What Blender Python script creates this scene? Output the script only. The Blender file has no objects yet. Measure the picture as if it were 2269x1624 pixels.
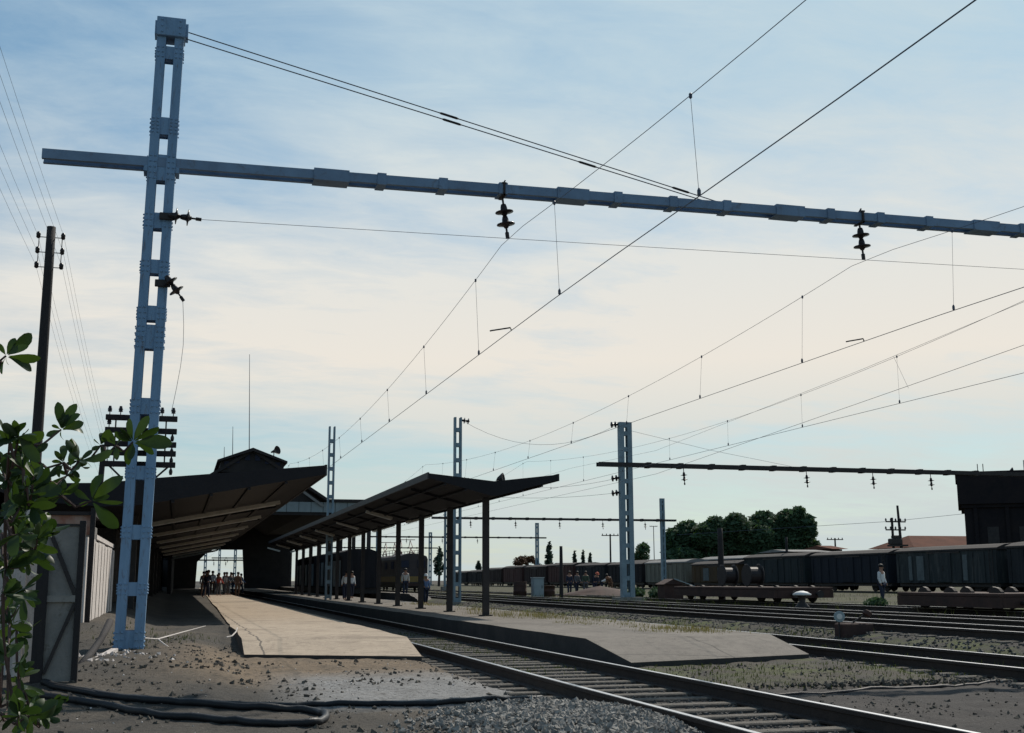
import bpy, bmesh, math, random
from mathutils import Vector, Matrix, noise
random.seed(7)
PI = math.pi
S = bpy.context.scene
COL = S.collection
V = Vector

# ------------------------------------------------------------------ camera
YAW, PIT, ROL = (math.radians(a) for a in (15.5, 10.17, -.15))
EYE = V((0, 0, 1.45))
FOC = 2640.0 / 2269.0
fw = V((math.sin(YAW)*math.cos(PIT), math.cos(YAW)*math.cos(PIT), math.sin(PIT)))
r0 = V((math.cos(YAW), -math.sin(YAW), 0)); u0 = r0.cross(fw)
rt = math.cos(ROL)*r0 + math.sin(ROL)*u0; up = -math.sin(ROL)*r0 + math.cos(ROL)*u0
def at(x, y, X=None, Y=None, Z=None):
    """survey helper: the world point on the sight line of a photo pixel (2269 px wide), at a known plane"""
    d = fw + (x-1134.5)/2640*rt + (812-y)/2640*up
    t = X/d.x if X is not None else Y/d.y if Y is not None else (Z-1.45)/d.z
    return EYE + t*d
cd = bpy.data.cameras.new('camera'); cam = bpy.data.objects.new('camera', cd); COL.objects.link(cam)
cd.sensor_width = 36; cd.lens = FOC*36; cd.clip_start = .1; cd.clip_end = 9000
M3 = Matrix((rt, up, -fw)).transposed()
cam.matrix_world = Matrix.Translation(EYE) @ M3.to_4x4()
S.camera = cam

# ------------------------------------------------------------------ materials
def nodes(name):
    m = bpy.data.materials.new(name); m.use_nodes = True
    nt = m.node_tree; nt.nodes.clear()
    out = nt.nodes.new('ShaderNodeOutputMaterial')
    return m, nt, out
def N(nt, t, **k):
    n = nt.nodes.new('ShaderNode'+t)
    for a, b in k.items(): setattr(n, a, b)
    return n
def noise_n(nt, co, sc, det=4, rough=.6, dist=0):
    n = N(nt, 'TexNoise'); n.inputs['Scale'].default_value = sc; n.inputs['Detail'].default_value = det
    n.inputs['Roughness'].default_value = rough; n.inputs['Distortion'].default_value = dist
    nt.links.new(co, n.inputs['Vector']); return n.outputs['Fac']
def ramp(nt, f, stops, interp='LINEAR'):
    r = N(nt, 'ValToRGB'); r.color_ramp.interpolation = interp
    e = r.color_ramp.elements
    while len(e) < len(stops): e.new(.5)
    for q, (p, c) in zip(e, stops):
        q.position = p; q.color = (c, c, c, 1) if not isinstance(c, tuple) else (*c, 1)
    nt.links.new(f, r.inputs['Fac']); return r.outputs['Color']
def mixc(nt, f, a, b, mode='MIX'):
    m = N(nt, 'Mix', data_type='RGBA', blend_type=mode)
    for s, v in ((0, f), (6, a), (7, b)):
        if hasattr(v, 'is_linked'): nt.links.new(v, m.inputs[s])
        elif s == 0: m.inputs[0].default_value = v
        else: m.inputs[s].default_value = (*v, 1)
    return m.outputs[2]
def mth(nt, op, a, b=0.0, c=None):
    m = N(nt, 'Math', operation=op)
    for i, v in enumerate((a, b) if c is None else (a, b, c)):
        if hasattr(v, 'is_linked'): nt.links.new(v, m.inputs[i])
        else: m.inputs[i].default_value = v
    return m.outputs[0]
def mat(name, c1, c2=None, sc=3.0, rough=.8, metal=0.0, bump=.3, bsc=25.0, stretch=None, spec=.3, stain=None):
    m, nt, out = nodes(name)
    b = N(nt, 'BsdfPrincipled'); nt.links.new(b.outputs[0], out.inputs[0])
    b.inputs['Roughness'].default_value = rough; b.inputs['Metallic'].default_value = metal
    b.inputs['Specular IOR Level'].default_value = spec
    tc = N(nt, 'TexCoord'); co = tc.outputs['Object']
    if stretch:
        mp = N(nt, 'Mapping'); mp.inputs['Scale'].default_value = stretch
        nt.links.new(co, mp.inputs['Vector']); co = mp.outputs[0]
    c2 = c2 or tuple(x*.7 for x in c1)
    f = ramp(nt, noise_n(nt, co, sc, 6, .65, .4), ((.35, 0.0), (.68, 1.0)))
    c = mixc(nt, f, c1, c2)
    if stain:
        g = ramp(nt, noise_n(nt, co, sc*2.7, 8, .7, .8), ((.55, 0.0), (.7, 1.0)))
        c = mixc(nt, g, c, stain)
    nt.links.new(c, b.inputs['Base Color'])
    if bump:
        bp = N(nt, 'Bump'); bp.inputs['Strength'].default_value = bump; bp.inputs['Distance'].default_value = .02
        nt.links.new(noise_n(nt, co, bsc, 5), bp.inputs['Height']); nt.links.new(bp.outputs[0], b.inputs['Normal'])
    return m
MT = {}
def leafmat(name, c1, c2, tr=.5, sc=8.0, ro=.7, sp=.15):
    m, nt, out = nodes(name)
    tc = N(nt, 'TexCoord'); gi = N(nt, 'NewGeometry')
    r = gi.outputs['Random Per Island']
    c = mixc(nt, r, c1, c2)
    c = mixc(nt, ramp(nt, noise_n(nt, tc.outputs['Object'], sc, 3), ((.3, 0.0), (.7, .5))), c, tuple(x*.55 for x in c1))
    p = N(nt, 'BsdfPrincipled'); p.inputs['Roughness'].default_value = ro; p.inputs['Specular IOR Level'].default_value = sp
    nt.links.new(c, p.inputs['Base Color'])
    t = N(nt, 'BsdfTranslucent'); nt.links.new(mixc(nt, 1.0, c, (.9, 1.0, .35), 'MULTIPLY'), t.inputs['Color'])
    x = N(nt, 'MixShader'); x.inputs[0].default_value = tr
    nt.links.new(p.outputs[0], x.inputs[1]); nt.links.new(t.outputs[0], x.inputs[2]); nt.links.new(x.outputs[0], out.inputs[0])
    return m
MT['mast'] = mat('painted_mast_steel', (.20, .33, .49), (.155, .27, .41), 2.6, .55, .0, .25, 40, (2.2, 2.2, .45), stain=(.13, .14, .17))
MT['mastfar'] = mat('weathered_mast_steel', (.24, .32, .37), (.16, .22, .26), 1.5, .6, 0, .1)
MT['beam'] = mat('painted_beam_steel', (.19, .29, .42), (.14, .21, .31), 1.5, .55, 0, .15, stain=(.13, .15, .19))
MT['darksteel'] = mat('dark_rusty_steel', (.05, .042, .04), (.03, .028, .03), 3, .6, .3, .3)
MT['rail'] = mat('rail_rust', (.05, .036, .03), (.03, .024, .022), 3, .7, .2, .3)
MT['railtop'] = mat('polished_rail_head', (.45, .46, .48), (.36, .37, .40), 4, .33, .9, .05, spec=.5)
MT['sleeper'] = mat('weathered_sleeper_timber', (.15, .135, .115), (.075, .066, .058), 4, .9, 0, .7, 30, (6, 1, 6), stain=(.045, .04, .036))
MT['insul'] = mat('brown_insulator_glaze', (.03, .022, .022), (.02, .016, .018), 5, .3, 0, 0)
MT['wire'] = mat('tarnished_copper_wire', (.075, .09, .125), (.06, .07, .10), 5, .5, .3, 0)
MT['whitewire'] = mat('stranded_stay_wire', (.16, .17, .19), (.10, .11, .12), 5, .4, .6, 0)
MT['wood'] = mat('tarred_pole_timber', (.035, .03, .03), (.022, .02, .022), 3, .8, 0, .5, 20, (8, 8, 1))
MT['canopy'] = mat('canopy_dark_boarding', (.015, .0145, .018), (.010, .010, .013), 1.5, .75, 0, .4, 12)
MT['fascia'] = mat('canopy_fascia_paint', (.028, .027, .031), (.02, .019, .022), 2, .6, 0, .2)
MT['fixture'] = mat('grubby_white_lamp_housing', (.50, .46, .40), (.38, .35, .30), 3, .5, 0, .1)
MT['plat1'] = None
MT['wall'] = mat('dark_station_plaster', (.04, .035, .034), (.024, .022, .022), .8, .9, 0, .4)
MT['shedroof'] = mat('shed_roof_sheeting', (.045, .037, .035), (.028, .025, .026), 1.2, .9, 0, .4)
MT['band'] = mat('pale_translucent_sheeting', (.25, .29, .30), (.18, .21, .22), .7, .5, 0, .1)
MT['fence'] = mat('whitewashed_fence_board', (.66, .60, .56), (.48, .43, .40), 2.5, .85, 0, .5, 20, (4, 4, 1), stain=(.26, .2, .17))
MT['sheet'] = mat('stained_sheet_metal', (.28, .26, .235), (.15, .145, .14), 1.5, .75, 0, .35, stain=(.12, .10, .08))
MT['brickband'] = mat('brick_red_render', (.30, .13, .09), (.42, .33, .28), 1.6, .9, 0, .3)
MT['hose'] = mat('black_rubber_hose', (.012, .0125, .015), (.02, .021, .024), 6, .5, 0, .3, spec=.3)
MT['stone'] = mat('crushed_stone', (.33, .31, .28), (.085, .08, .076), 9, .9, 0, .5, 40)
MT['ballast'] = mat('dark_track_ballast', (.125, .12, .112), (.04, .038, .037), 7, .9, 0, .5, 40)
MT['cinder'] = mat('cinders_and_clods', (.14, .125, .105), (.035, .031, .028), 5, .95, 0, .5, 40, spec=.1)
MT['concrete'] = mat('old_concrete', (.30, .28, .25), (.20, .19, .17), 2, .9, 0, .5)
MT['stem'] = mat('shrub_bark', (.10, .06, .05), (.06, .04, .035), 8, .8, 0, .4)
MT['leaf'] = leafmat('glossy_shrub_leaf', (.024, .05, .018), (.065, .105, .03), .36, ro=.45, sp=.35)
MT['tree'] = leafmat('tree_foliage', (.07, .125, .075), (.10, .165, .085), .4, .6)
MT['cypress'] = leafmat('cypress_foliage', (.045, .08, .06), (.06, .09, .06), .2, .6)
MT['redleaf'] = leafmat('russet_foliage', (.10, .05, .03), (.14, .07, .04), .2, .6)
MT['dry'] = leafmat('dry_grass_blade', (.30, .235, .125), (.19, .175, .08), .25, 2)
MT['green'] = leafmat('green_grass_blade', (.06, .085, .025), (.12, .125, .05), .25, 2)
MT['trunk'] = mat('tree_bark', (.06, .05, .04), (.035, .03, .026), 6, .9, 0, .5)
MT['skin'] = mat('skin', (.36, .20, .14), (.30, .16, .11), 6, .6, 0, 0)
MT['hair'] = mat('black_hair', (.015, .012, .012), None, 6, .6, 0, 0)
def cloth(n, c): MT[n] = mat(n, c, tuple(x*.75 for x in c), 9, .9, 0, .2)
cloth('white_shirt', (.70, .70, .70)); cloth('navy_cloth', (.03, .035, .06)); cloth('grey_cloth', (.12, .12, .13)); cloth('red_cloth', (.55, .10, .08))
cloth('brown_cloth', (.16, .09, .06)); cloth('blue_cloth', (.12, .18, .32)); cloth('pale_cloth', (.55, .5, .45)); cloth('green_cloth', (.07, .10, .07))
cloth('red_helmet', (.6, .16, .10)); cloth('white_helmet', (.8, .8, .78))
MT['tower'] = mat('sooty_tower_brick', (.028, .023, .024), (.018, .017, .02), .8, .95, 0, .6, 6, spec=.05)
MT['roof_tile'] = mat('brown_roof_sheet', (.15, .07, .05), (.11, .055, .042), .5, .95, 0, .3, spec=.05)
MT['roof_pale'] = mat('pale_zinc_roof', (.26, .25, .24), (.18, .175, .17), .5, .8, 0, .2, spec=.1)
MT['white'] = mat('chipped_white_paint', (.72, .72, .70), (.55, .55, .53), 6, .6, 0, .1)
MT['grey'] = mat('grey_blue_cabinet_paint', (.30, .36, .38), (.24, .29, .31), 3, .6, 0, .1)
MT['panelgrey'] = mat('faded_panel_paint', (.12, .14, .145), (.08, .095, .10), 3, .8, 0, .2)
MT['rust'] = mat('deep_rust', (.075, .04, .032), (.045, .028, .025), 2, .85, 0, .4)

def platform_mat(name, c1, c2, jx, jy):
    m, nt, out = nodes(name)
    b = N(nt, 'BsdfPrincipled'); nt.links.new(b.outputs[0], out.inputs[0]); b.inputs['Roughness'].default_value = .9
    b.inputs['Specular IOR Level'].default_value = .2
    co = N(nt, 'TexCoord').outputs['Object']
    sx = N(nt, 'SeparateXYZ'); nt.links.new(co, sx.inputs[0])
    c = mixc(nt, ramp(nt, noise_n(nt, co, .9, 6, .65, .5), ((.35, 0.0), (.65, 1.0))), c1, c2)
    c = mixc(nt, ramp(nt, noise_n(nt, co, 5, 8, .75, .6), ((.48, 0.0), (.68, .8))), c, tuple(x*.55 for x in c2))
    c = mixc(nt, ramp(nt, noise_n(nt, co, 60, 2, .6), ((.4, 0.0), (.7, .45))), c, tuple(x*1.25 for x in c1))
    c = mixc(nt, ramp(nt, noise_n(nt, co, .45, 8, .75, 1.2), ((.54, 0.0), (.60, .55))), c, tuple(x*.62 for x in c2))
    c = mixc(nt, ramp(nt, noise_n(nt, co, 22, 4, .7), ((.60, 0.0), (.72, .7))), c, tuple(x*.4 for x in c2))
    wob = mth(nt, 'MULTIPLY', mth(nt, 'SUBTRACT', noise_n(nt, co, 1.3, 3), .5), .25)
    lines = None
    for ax, st in (('X', jx), ('Y', jy)):
        q = mth(nt, 'ABSOLUTE', mth(nt, 'SUBTRACT', mth(nt, 'FRACT', mth(nt, 'DIVIDE', mth(nt, 'ADD', sx.outputs[ax], wob), st)), .5))
        l = mth(nt, 'LESS_THAN', q, .018/st)
        lines = l if lines is None else mth(nt, 'MAXIMUM', lines, l)
    lines = mth(nt, 'MULTIPLY', lines, .75)
    c = mixc(nt, lines, c, (.06, .055, .05))
    nt.links.new(c, b.inputs['Base Color'])
    bp = N(nt, 'Bump'); bp.inputs['Strength'].default_value = .5; bp.inputs['Distance'].default_value = .015
    nt.links.new(mth(nt, 'SUBTRACT', noise_n(nt, co, 30, 6, .7), lines), bp.inputs['Height']); nt.links.new(bp.outputs[0], b.inputs['Normal'])
    return m
MT['plat1'] = platform_mat('sandy_platform_paving', (.41, .33, .25), (.32, .255, .195), 2.9, 3.6)
MT['platside'] = mat('shaded_platform_wall', (.06, .055, .052), (.035, .034, .034), 1.4, .95, 0, .6)  # shade of the sides turned from the sun, put into the wall colour
MT['plat2'] = platform_mat('grey_platform_paving', (.195, .172, .148), (.138, .122, .107), 2.6, 4.2)

def board_mat(name, c1, c2, pitch=.16, axis='Y', stain=None):
    """vertical plank siding"""
    m, nt, out = nodes(name)
    b = N(nt, 'BsdfPrincipled'); nt.links.new(b.outputs[0], out.inputs[0]); b.inputs['Roughness'].default_value = .85
    b.inputs['Specular IOR Level'].default_value = .2
    co = N(nt, 'TexCoord').outputs['Object']
    sx = N(nt, 'SeparateXYZ'); nt.links.new(co, sx.inputs[0])
    s = mth(nt, 'ADD', sx.outputs['X'], sx.outputs['Y'])
    k = mth(nt, 'FLOOR', mth(nt, 'DIVIDE', s, pitch))
    wn = N(nt, 'TexWhiteNoise', noise_dimensions='1D'); nt.links.new(k, wn.inputs['W'])
    c = mixc(nt, wn.outputs['Value'], c1, c2)
    mp = N(nt, 'Mapping'); mp.inputs['Scale'].default_value = (1, 1, .18); nt.links.new(co, mp.inputs[0])
    c = mixc(nt, ramp(nt, noise_n(nt, mp.outputs[0], 2.2, 7, .7, .5), ((.48, 0.0), (.7, .8))), c, stain or tuple(x*.5 for x in c1))
    g = mth(nt, 'LESS_THAN', mth(nt, 'FRACT', mth(nt, 'DIVIDE', s, pitch)), .1)
    nt.links.new(c, b.inputs['Base Color'])
    bp = N(nt, 'Bump'); bp.inputs['Strength'].default_value = .8; bp.inputs['Distance'].default_value = .03
    nt.links.new(mth(nt, 'SUBTRACT', 1.0, g), bp.inputs['Height']); nt.links.new(bp.outputs[0], b.inputs['Normal'])
    return m
WAG = {}
for n, a, b_, st in (('slate', (.032, .034, .038), (.022, .025, .03), None), ('teal', (.03, .038, .042), (.022, .03, .033), (.05, .055, .055)), ('navy', (.022, .026, .036), (.017, .02, .028), None),
                     ('bluegreen', (.036, .044, .046), (.028, .034, .038), (.10, .10, .095)), ('beige', (.22, .21, .17), (.17, .165, .135), (.10, .09, .075)), ('brown', (.05, .032, .03), (.038, .026, .025), None),
                     ('oxide', (.095, .045, .04), (.07, .036, .033), (.05, .035, .032)), ('dark', (.025, .024, .027), (.02, .019, .022), None), ('ochre', (.10, .065, .035), (.075, .05, .03), (.04, .035, .03))):
    WAG[n] = board_mat('wagon_boards_'+n, a, b_, .18, stain=st)

# ------------------------------------------------------------------ mesh helpers
class MB:
    def __init__(s): s.v = []; s.f = []; s.mi = []; s.cur = 0
    def add(s, vs, fs):
        o = len(s.v); s.v += [tuple(p) for p in vs]; s.f += [tuple(i+o for i in f) for f in fs]; s.mi += [s.cur]*len(fs); return s
    def box(s, x0, x1, y0, y1, z0, z1, bev=0):
        if bev:
            b = bev
            q = []
            for z, i in ((z0, b), (z0+b, 0), (z1-b, 0), (z1, b)):
                q.append([(x0+i, y0+i, z), (x1-i, y0+i, z), (x1-i, y1-i, z), (x0+i, y1-i, z)])
            vs = [p for r in q for p in r]; fs = [(3, 2, 1, 0), (12, 13, 14, 15)]
            for k in range(3):
                for j in range(4): fs.append((k*4+j, k*4+(j+1) % 4, k*4+4+(j+1) % 4, k*4+4+j))
            return s.add(vs, fs)
        return s.add([(x0, y0, z0), (x1, y0, z0), (x1, y1, z0), (x0, y1, z0), (x0, y0, z1), (x1, y0, z1), (x1, y1, z1), (x0, y1, z1)],
                     [(3, 2, 1, 0), (4, 5, 6, 7), (0, 1, 5, 4), (1, 2, 6, 5), (2, 3, 7, 6), (3, 0, 4, 7)])
    def bar(s, p, q, w, h, upv=V((0, 0, 1))):
        p, q = V(p), V(q); d = (q-p).normalized()
        if abs(d.dot(upv)) > .98: upv = V((0, 1, 0))
        a = d.cross(upv).normalized()*w/2; b = a.cross(d).normalized()*h/2
        vs = [p-a-b, p+a-b, p+a+b, p-a+b, q-a-b, q+a-b, q+a+b, q-a+b]
        return s.add(vs, [(0, 1, 2, 3), (7, 6, 5, 4), (4, 5, 1, 0), (5, 6, 2, 1), (6, 7, 3, 2), (7, 4, 0, 3)])
    def tube(s, pts, r, n=6, cap=True):
        pts = [V(p) for p in pts]; m = len(pts); rs = r if isinstance(r, (list, tuple)) else [r]*m
        vs = []; fs = []; prev = None
        for i, p in enumerate(pts):
            d = (pts[min(i+1, m-1)]-pts[max(i-1, 0)]).normalized()
            if prev is None:
                ref = V((0, 0, 1)) if abs(d.z) < .9 else V((1, 0, 0)); a = d.cross(ref).normalized()
            else: a = (prev-d*prev.dot(d)).normalized()
            prev = a; b = d.cross(a)
            for j in range(n):
                t = 2*PI*j/n; vs.append(p+(a*math.cos(t)+b*math.sin(t))*rs[i])
        for i in range(m-1):
            for j in range(n): fs.append((i*n+j, i*n+(j+1) % n, (i+1)*n+(j+1) % n, (i+1)*n+j))
        if cap: fs += [tuple(range(n))[::-1], tuple((m-1)*n+j for j in range(n))]
        return s.add(vs, fs)
    def lathe(s, prof, o, axis=V((0, 0, 1)), n=12):
        o = V(o); axis = V(axis).normalized(); ref = V((1, 0, 0)) if abs(axis.x) < .9 else V((0, 1, 0))
        a = axis.cross(ref).normalized(); b = axis.cross(a); vs = []; fs = []
        for r, h in prof:
            for j in range(n):
                t = 2*PI*j/n; vs.append(o+axis*h+(a*math.cos(t)+b*math.sin(t))*r)
        for i in range(len(prof)-1):
            for j in range(n): fs.append((i*n+j, i*n+(j+1) % n, (i+1)*n+(j+1) % n, (i+1)*n+j))
        fs += [tuple(range(n))[::-1], tuple((len(prof)-1)*n+j for j in range(n))]
        return s.add(vs, fs)
    def prism(s, poly, y0, y1, axis='Y'):
        n = len(poly)
        P = (lambda a, b, t: (a, t, b)) if axis == 'Y' else (lambda a, b, t: (t, a, b))
        vs = [P(a, b, y0) for a, b in poly]+[P(a, b, y1) for a, b in poly]
        fs = [tuple(range(n)), tuple(range(2*n-1, n-1, -1))]+[(i, n+i, n+(i+1) % n, (i+1) % n) for i in range(n)]
        return s.add(vs, fs)
    def build(s, name, m, parent=None, smooth=False, org=None):
        me = bpy.data.meshes.new(name)
        off = V((0, 0, 0)); p = parent
        while p: off += p.location; p = p.parent
        o = bpy.data.objects.new(name, me)
        if org is not None: o.location = V(org)-off; off = V(org)
        me.from_pydata([tuple(V(v)-off) for v in s.v], [], s.f)
        for k in (m if isinstance(m, (list, tuple)) else [m]): me.materials.append(MT[k] if isinstance(k, str) else k)
        if isinstance(m, (list, tuple)): me.polygons.foreach_set('material_index', s.mi)
        bm = bmesh.new(); bm.from_mesh(me)
        if len(s.f) < 3000: bmesh.ops.recalc_face_normals(bm, faces=bm.faces)
        bm.to_mesh(me); bm.free()
        if smooth: me.polygons.foreach_set('use_smooth', [True]*len(me.polygons))
        me.update(); COL.objects.link(o); o.parent = parent
        return o
def tag(o, label=None, cat=None, group=None, kind=None):
    for k, v in (('label', label), ('category', cat), ('group', group), ('kind', kind)):
        if v: o[k] = v
    return o
def thing(name, loc, label, cat, group=None):
    o = bpy.data.objects.new(name, None); COL.objects.link(o); o.location = loc; o.empty_display_size = .2
    return tag(o, label, cat, group)
def dup(o, loc=None, parent=None, label=None):
    c = o.copy(); COL.objects.link(c); c.parent = parent
    if loc is not None: c.location = loc
    if label: c['label'] = label
    for ch in o.children: dup(ch, None, c)
    return c
def struct(o): o['kind'] = 'structure'; return o
def stuff(o, label, cat): return tag(o, label, cat, kind='stuff')
def ss(a, b, t):
    t = max(0, min(1, (t-a)/(b-a))); return t*t*(3-2*t)
def gz(x, y):
    z = .40*ss(12, 19, y)*(1-ss(.2, 1.2, x))+(.20*ss(12, 19, y)+.2*ss(22.5, 30, y))*ss(.2, 1.2, x)*(1-ss(3.6, 4.4, x))
    z += .30*ss(19.5, 23, y)*(1-ss(-1.5, -.3, x))
    z += .27*ss(13.7, 15.3, x)
    z += .10*ss(40, 90, y)*ss(4, 14, x)
    z += .09*ss(6.6, 7.1, x)*(1-ss(10.8, 11.5, x))*ss(15.2, 17.6, y)
    d = ((x-3.75)/1.5)**2+((y-11.6)/2.1)**2
    z += .20*max(0, 1-d)**.8 if d < 1 else 0
    return z

# ------------------------------------------------------------------ ground
def axis(lo, hi, step, far0, far1, g=1.22):
    a = [lo+i*step for i in range(int((hi-lo)/step)+1)]
    s = step; t = a[-1]
    while t < far1: s *= g; t += s; a.append(t)
    s = step; t = a[0]; pre = []
    while t > far0: s *= g; t -= s; pre.append(t)
    return pre[::-1]+a
xs = axis(-4, 17, .14, -3000, 3500); ys = axis(7, 36, .14, -400, 4500)
def gh(x, y):
    z = gz(x, y)
    k = ss(60, 25, math.hypot(x, y)) if math.hypot(x, y) < 60 else 0
    k *= .35 if 4.3 < x < 6.9 else 1
    return z+k*(.032*noise.noise((x*1.7, y*1.7, 0))+.026*noise.noise((x*5, y*5, 3)))-.012
mb = MB()
vs = [(x, y, gh(x, y)) for y in ys for x in xs]; nx = len(xs)
mb.add(vs, [(j*nx+i, j*nx+i+1, (j+1)*nx+i+1, (j+1)*nx+i) for j in range(len(ys)-1) for i in range(nx-1)])
def ground_mat():
    m, nt, out = nodes('railway_yard_earth')
    b = N(nt, 'BsdfPrincipled'); nt.links.new(b.outputs[0], out.inputs[0]); b.inputs['Roughness'].default_value = .95
    b.inputs['Specular IOR Level'].default_value = .15
    co = N(nt, 'TexCoord').outputs['Object']
    sx = N(nt, 'SeparateXYZ'); nt.links.new(co, sx.inputs[0]); X, Y = sx.outputs['X'], sx.outputs['Y']
    def win(v, a, b_, c_, d):      # soft window
        i = N(nt, 'MapRange', interpolation_type='SMOOTHSTEP'); nt.links.new(v, i.inputs[0]); i.inputs[1].default_value = a; i.inputs[2].default_value = b_
        j = N(nt, 'MapRange', interpolation_type='SMOOTHSTEP'); nt.links.new(v, j.inputs[0]); j.inputs[1].default_value = c_; j.inputs[2].default_value = d
        j.inputs[3].default_value = 1; j.inputs[4].default_value = 0
        return mth(nt, 'MULTIPLY', i.outputs[0], j.outputs[0])
    n1 = noise_n(nt, co, .55, 6, .65, .6); n2 = noise_n(nt, co, 2.6, 7, .7, .4); n3 = noise_n(nt, co, 14, 6, .7)
    c = mixc(nt, ramp(nt, n1, ((.35, 0.0), (.65, 1.0))), (.098, .084, .069), (.060, .056, .051))
    # warm sandy soil around the foot of the first platform
    k = mth(nt, 'MULTIPLY', win(X, -.9, .9, 3.2, 4.6), win(Y, 15.2, 17.4, 20, 24))
    c = mixc(nt, mth(nt, 'MULTIPLY', k, ramp(nt, n2, ((.3, .35), (.6, 1.0)))), c, (.21, .155, .105))
    # ashy grey patch beside the near track
    k = mth(nt, 'MULTIPLY', win(X, .9, 2.0, 4.3, 4.8), win(Y, 13.4, 14.4, 16.4, 18.0))
    c = mixc(nt, mth(nt, 'MULTIPLY', k, ramp(nt, n2, ((.3, .6), (.6, 1.0)))), c, (.25, .245, .24))
    # darker ground along the tracks and across the yard
    k = mth(nt, 'MAXIMUM', win(X, 4.1, 4.6, 6.6, 7.0), win(X, 11.3, 11.8, 60, 90))
    c = mixc(nt, mth(nt, 'MULTIPLY', k, ramp(nt, n1, ((.25, .3), (.7, .9)))), c, (.044, .041, .040))
    k = mth(nt, 'MULTIPLY', win(X, 6.5, 7.5, 11, 14), win(Y, 6, 8, 14.2, 16.4))
    c = mixc(nt, mth(nt, 'MULTIPLY', k, .75), c, (.052, .048, .048))
    # weeds
    g = mth(nt, 'MULTIPLY', ramp(nt, noise_n(nt, co, .8, 5, .7, .3), ((.47, 0.0), (.6, .85))),
            mth(nt, 'MAXIMUM', mth(nt, 'MULTIPLY', win(X, 4.5, 7.5, 400, 900), win(Y, 15, 17.5, 200, 500)), 0.0))
    c = mixc(nt, g, c, (.085, .10, .035))
    # pale far fields of dry grass
    k = mth(nt, 'MULTIPLY', win(X, 12, 20, 400, 900), win(Y, 40, 60, 200, 500))
    c = mixc(nt, mth(nt, 'MULTIPLY', k, ramp(nt, n1, ((.42, 0.0), (.58, .8)))), c, (.085, .077, .045))
    # pebbles
    vo = N(nt, 'TexVoronoi'); vo.inputs['Scale'].default_value = 22; nt.links.new(co, vo.inputs['Vector'])
    pe = ramp(nt, vo.outputs['Distance'], ((.12, 1.0), (.32, 0.0)))
    pk = mth(nt, 'MULTIPLY', pe, ramp(nt, n2, ((.48, 0.0), (.62, .8))))
    c = mixc(nt, pk, c, (.22, .21, .20))
    c = mixc(nt, ramp(nt, n3, ((.50, 0.0), (.70, .85))), c, (.034, .03, .027))
    nt.links.new(c, b.inputs['Base Color'])
    bp = N(nt, 'Bump'); bp.inputs['Strength'].default_value = .8; bp.inputs['Distance'].default_value = .035
    nt.links.new(mth(nt, 'ADD', mth(nt, 'MULTIPLY', pk, .6), n3), bp.inputs['Height']); nt.links.new(bp.outputs[0], b.inputs['Normal'])
    return m
struct(mb.build('ground', ground_mat(), smooth=True))

# ------------------------------------------------------------------ platforms
def platform(name, st, m):
    mb = MB(); vs = []; fine = []
    for a, b in zip(st, st[1:]):
        k = max(1, int((b[0]-a[0])/1.3)) if b[0] < 60 else 12
        for i in range(k):
            q = [a[j]+(b[j]-a[j])*i/k for j in range(5)]
            if fine: q[1] += random.gauss(0, .022); q[3] += random.gauss(0, .022); q[4] += random.gauss(0, .006)
            fine.append(q)
    st = fine+[st[-1]]
    for (yl, xl, yr, xr, z) in st:
        vs += [(xl, yl, z), (xr, yr, z), (xr, yr, -.3), (xl, yl, -.3)]
    fs = [(0, 1, 2, 3)]; n = len(st)
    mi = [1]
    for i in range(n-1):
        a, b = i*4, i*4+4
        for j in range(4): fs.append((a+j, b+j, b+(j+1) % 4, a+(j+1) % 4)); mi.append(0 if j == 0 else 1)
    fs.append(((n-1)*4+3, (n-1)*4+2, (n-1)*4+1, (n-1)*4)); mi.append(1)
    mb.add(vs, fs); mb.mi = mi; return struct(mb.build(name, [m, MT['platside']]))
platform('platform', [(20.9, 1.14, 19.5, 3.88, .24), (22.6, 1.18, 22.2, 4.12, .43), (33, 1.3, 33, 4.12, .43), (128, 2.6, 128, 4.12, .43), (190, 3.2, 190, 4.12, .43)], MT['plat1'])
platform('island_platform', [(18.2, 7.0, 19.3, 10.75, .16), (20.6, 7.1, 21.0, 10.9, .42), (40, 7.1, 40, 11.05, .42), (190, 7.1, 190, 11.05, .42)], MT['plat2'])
platform('low_platform', [(72.5, 14.2, 72.5, 15.1, .25), (75, 14.05, 75, 15.15, .62), (180, 14.05, 180, 15.15, .62)], MT['plat2'])

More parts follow.
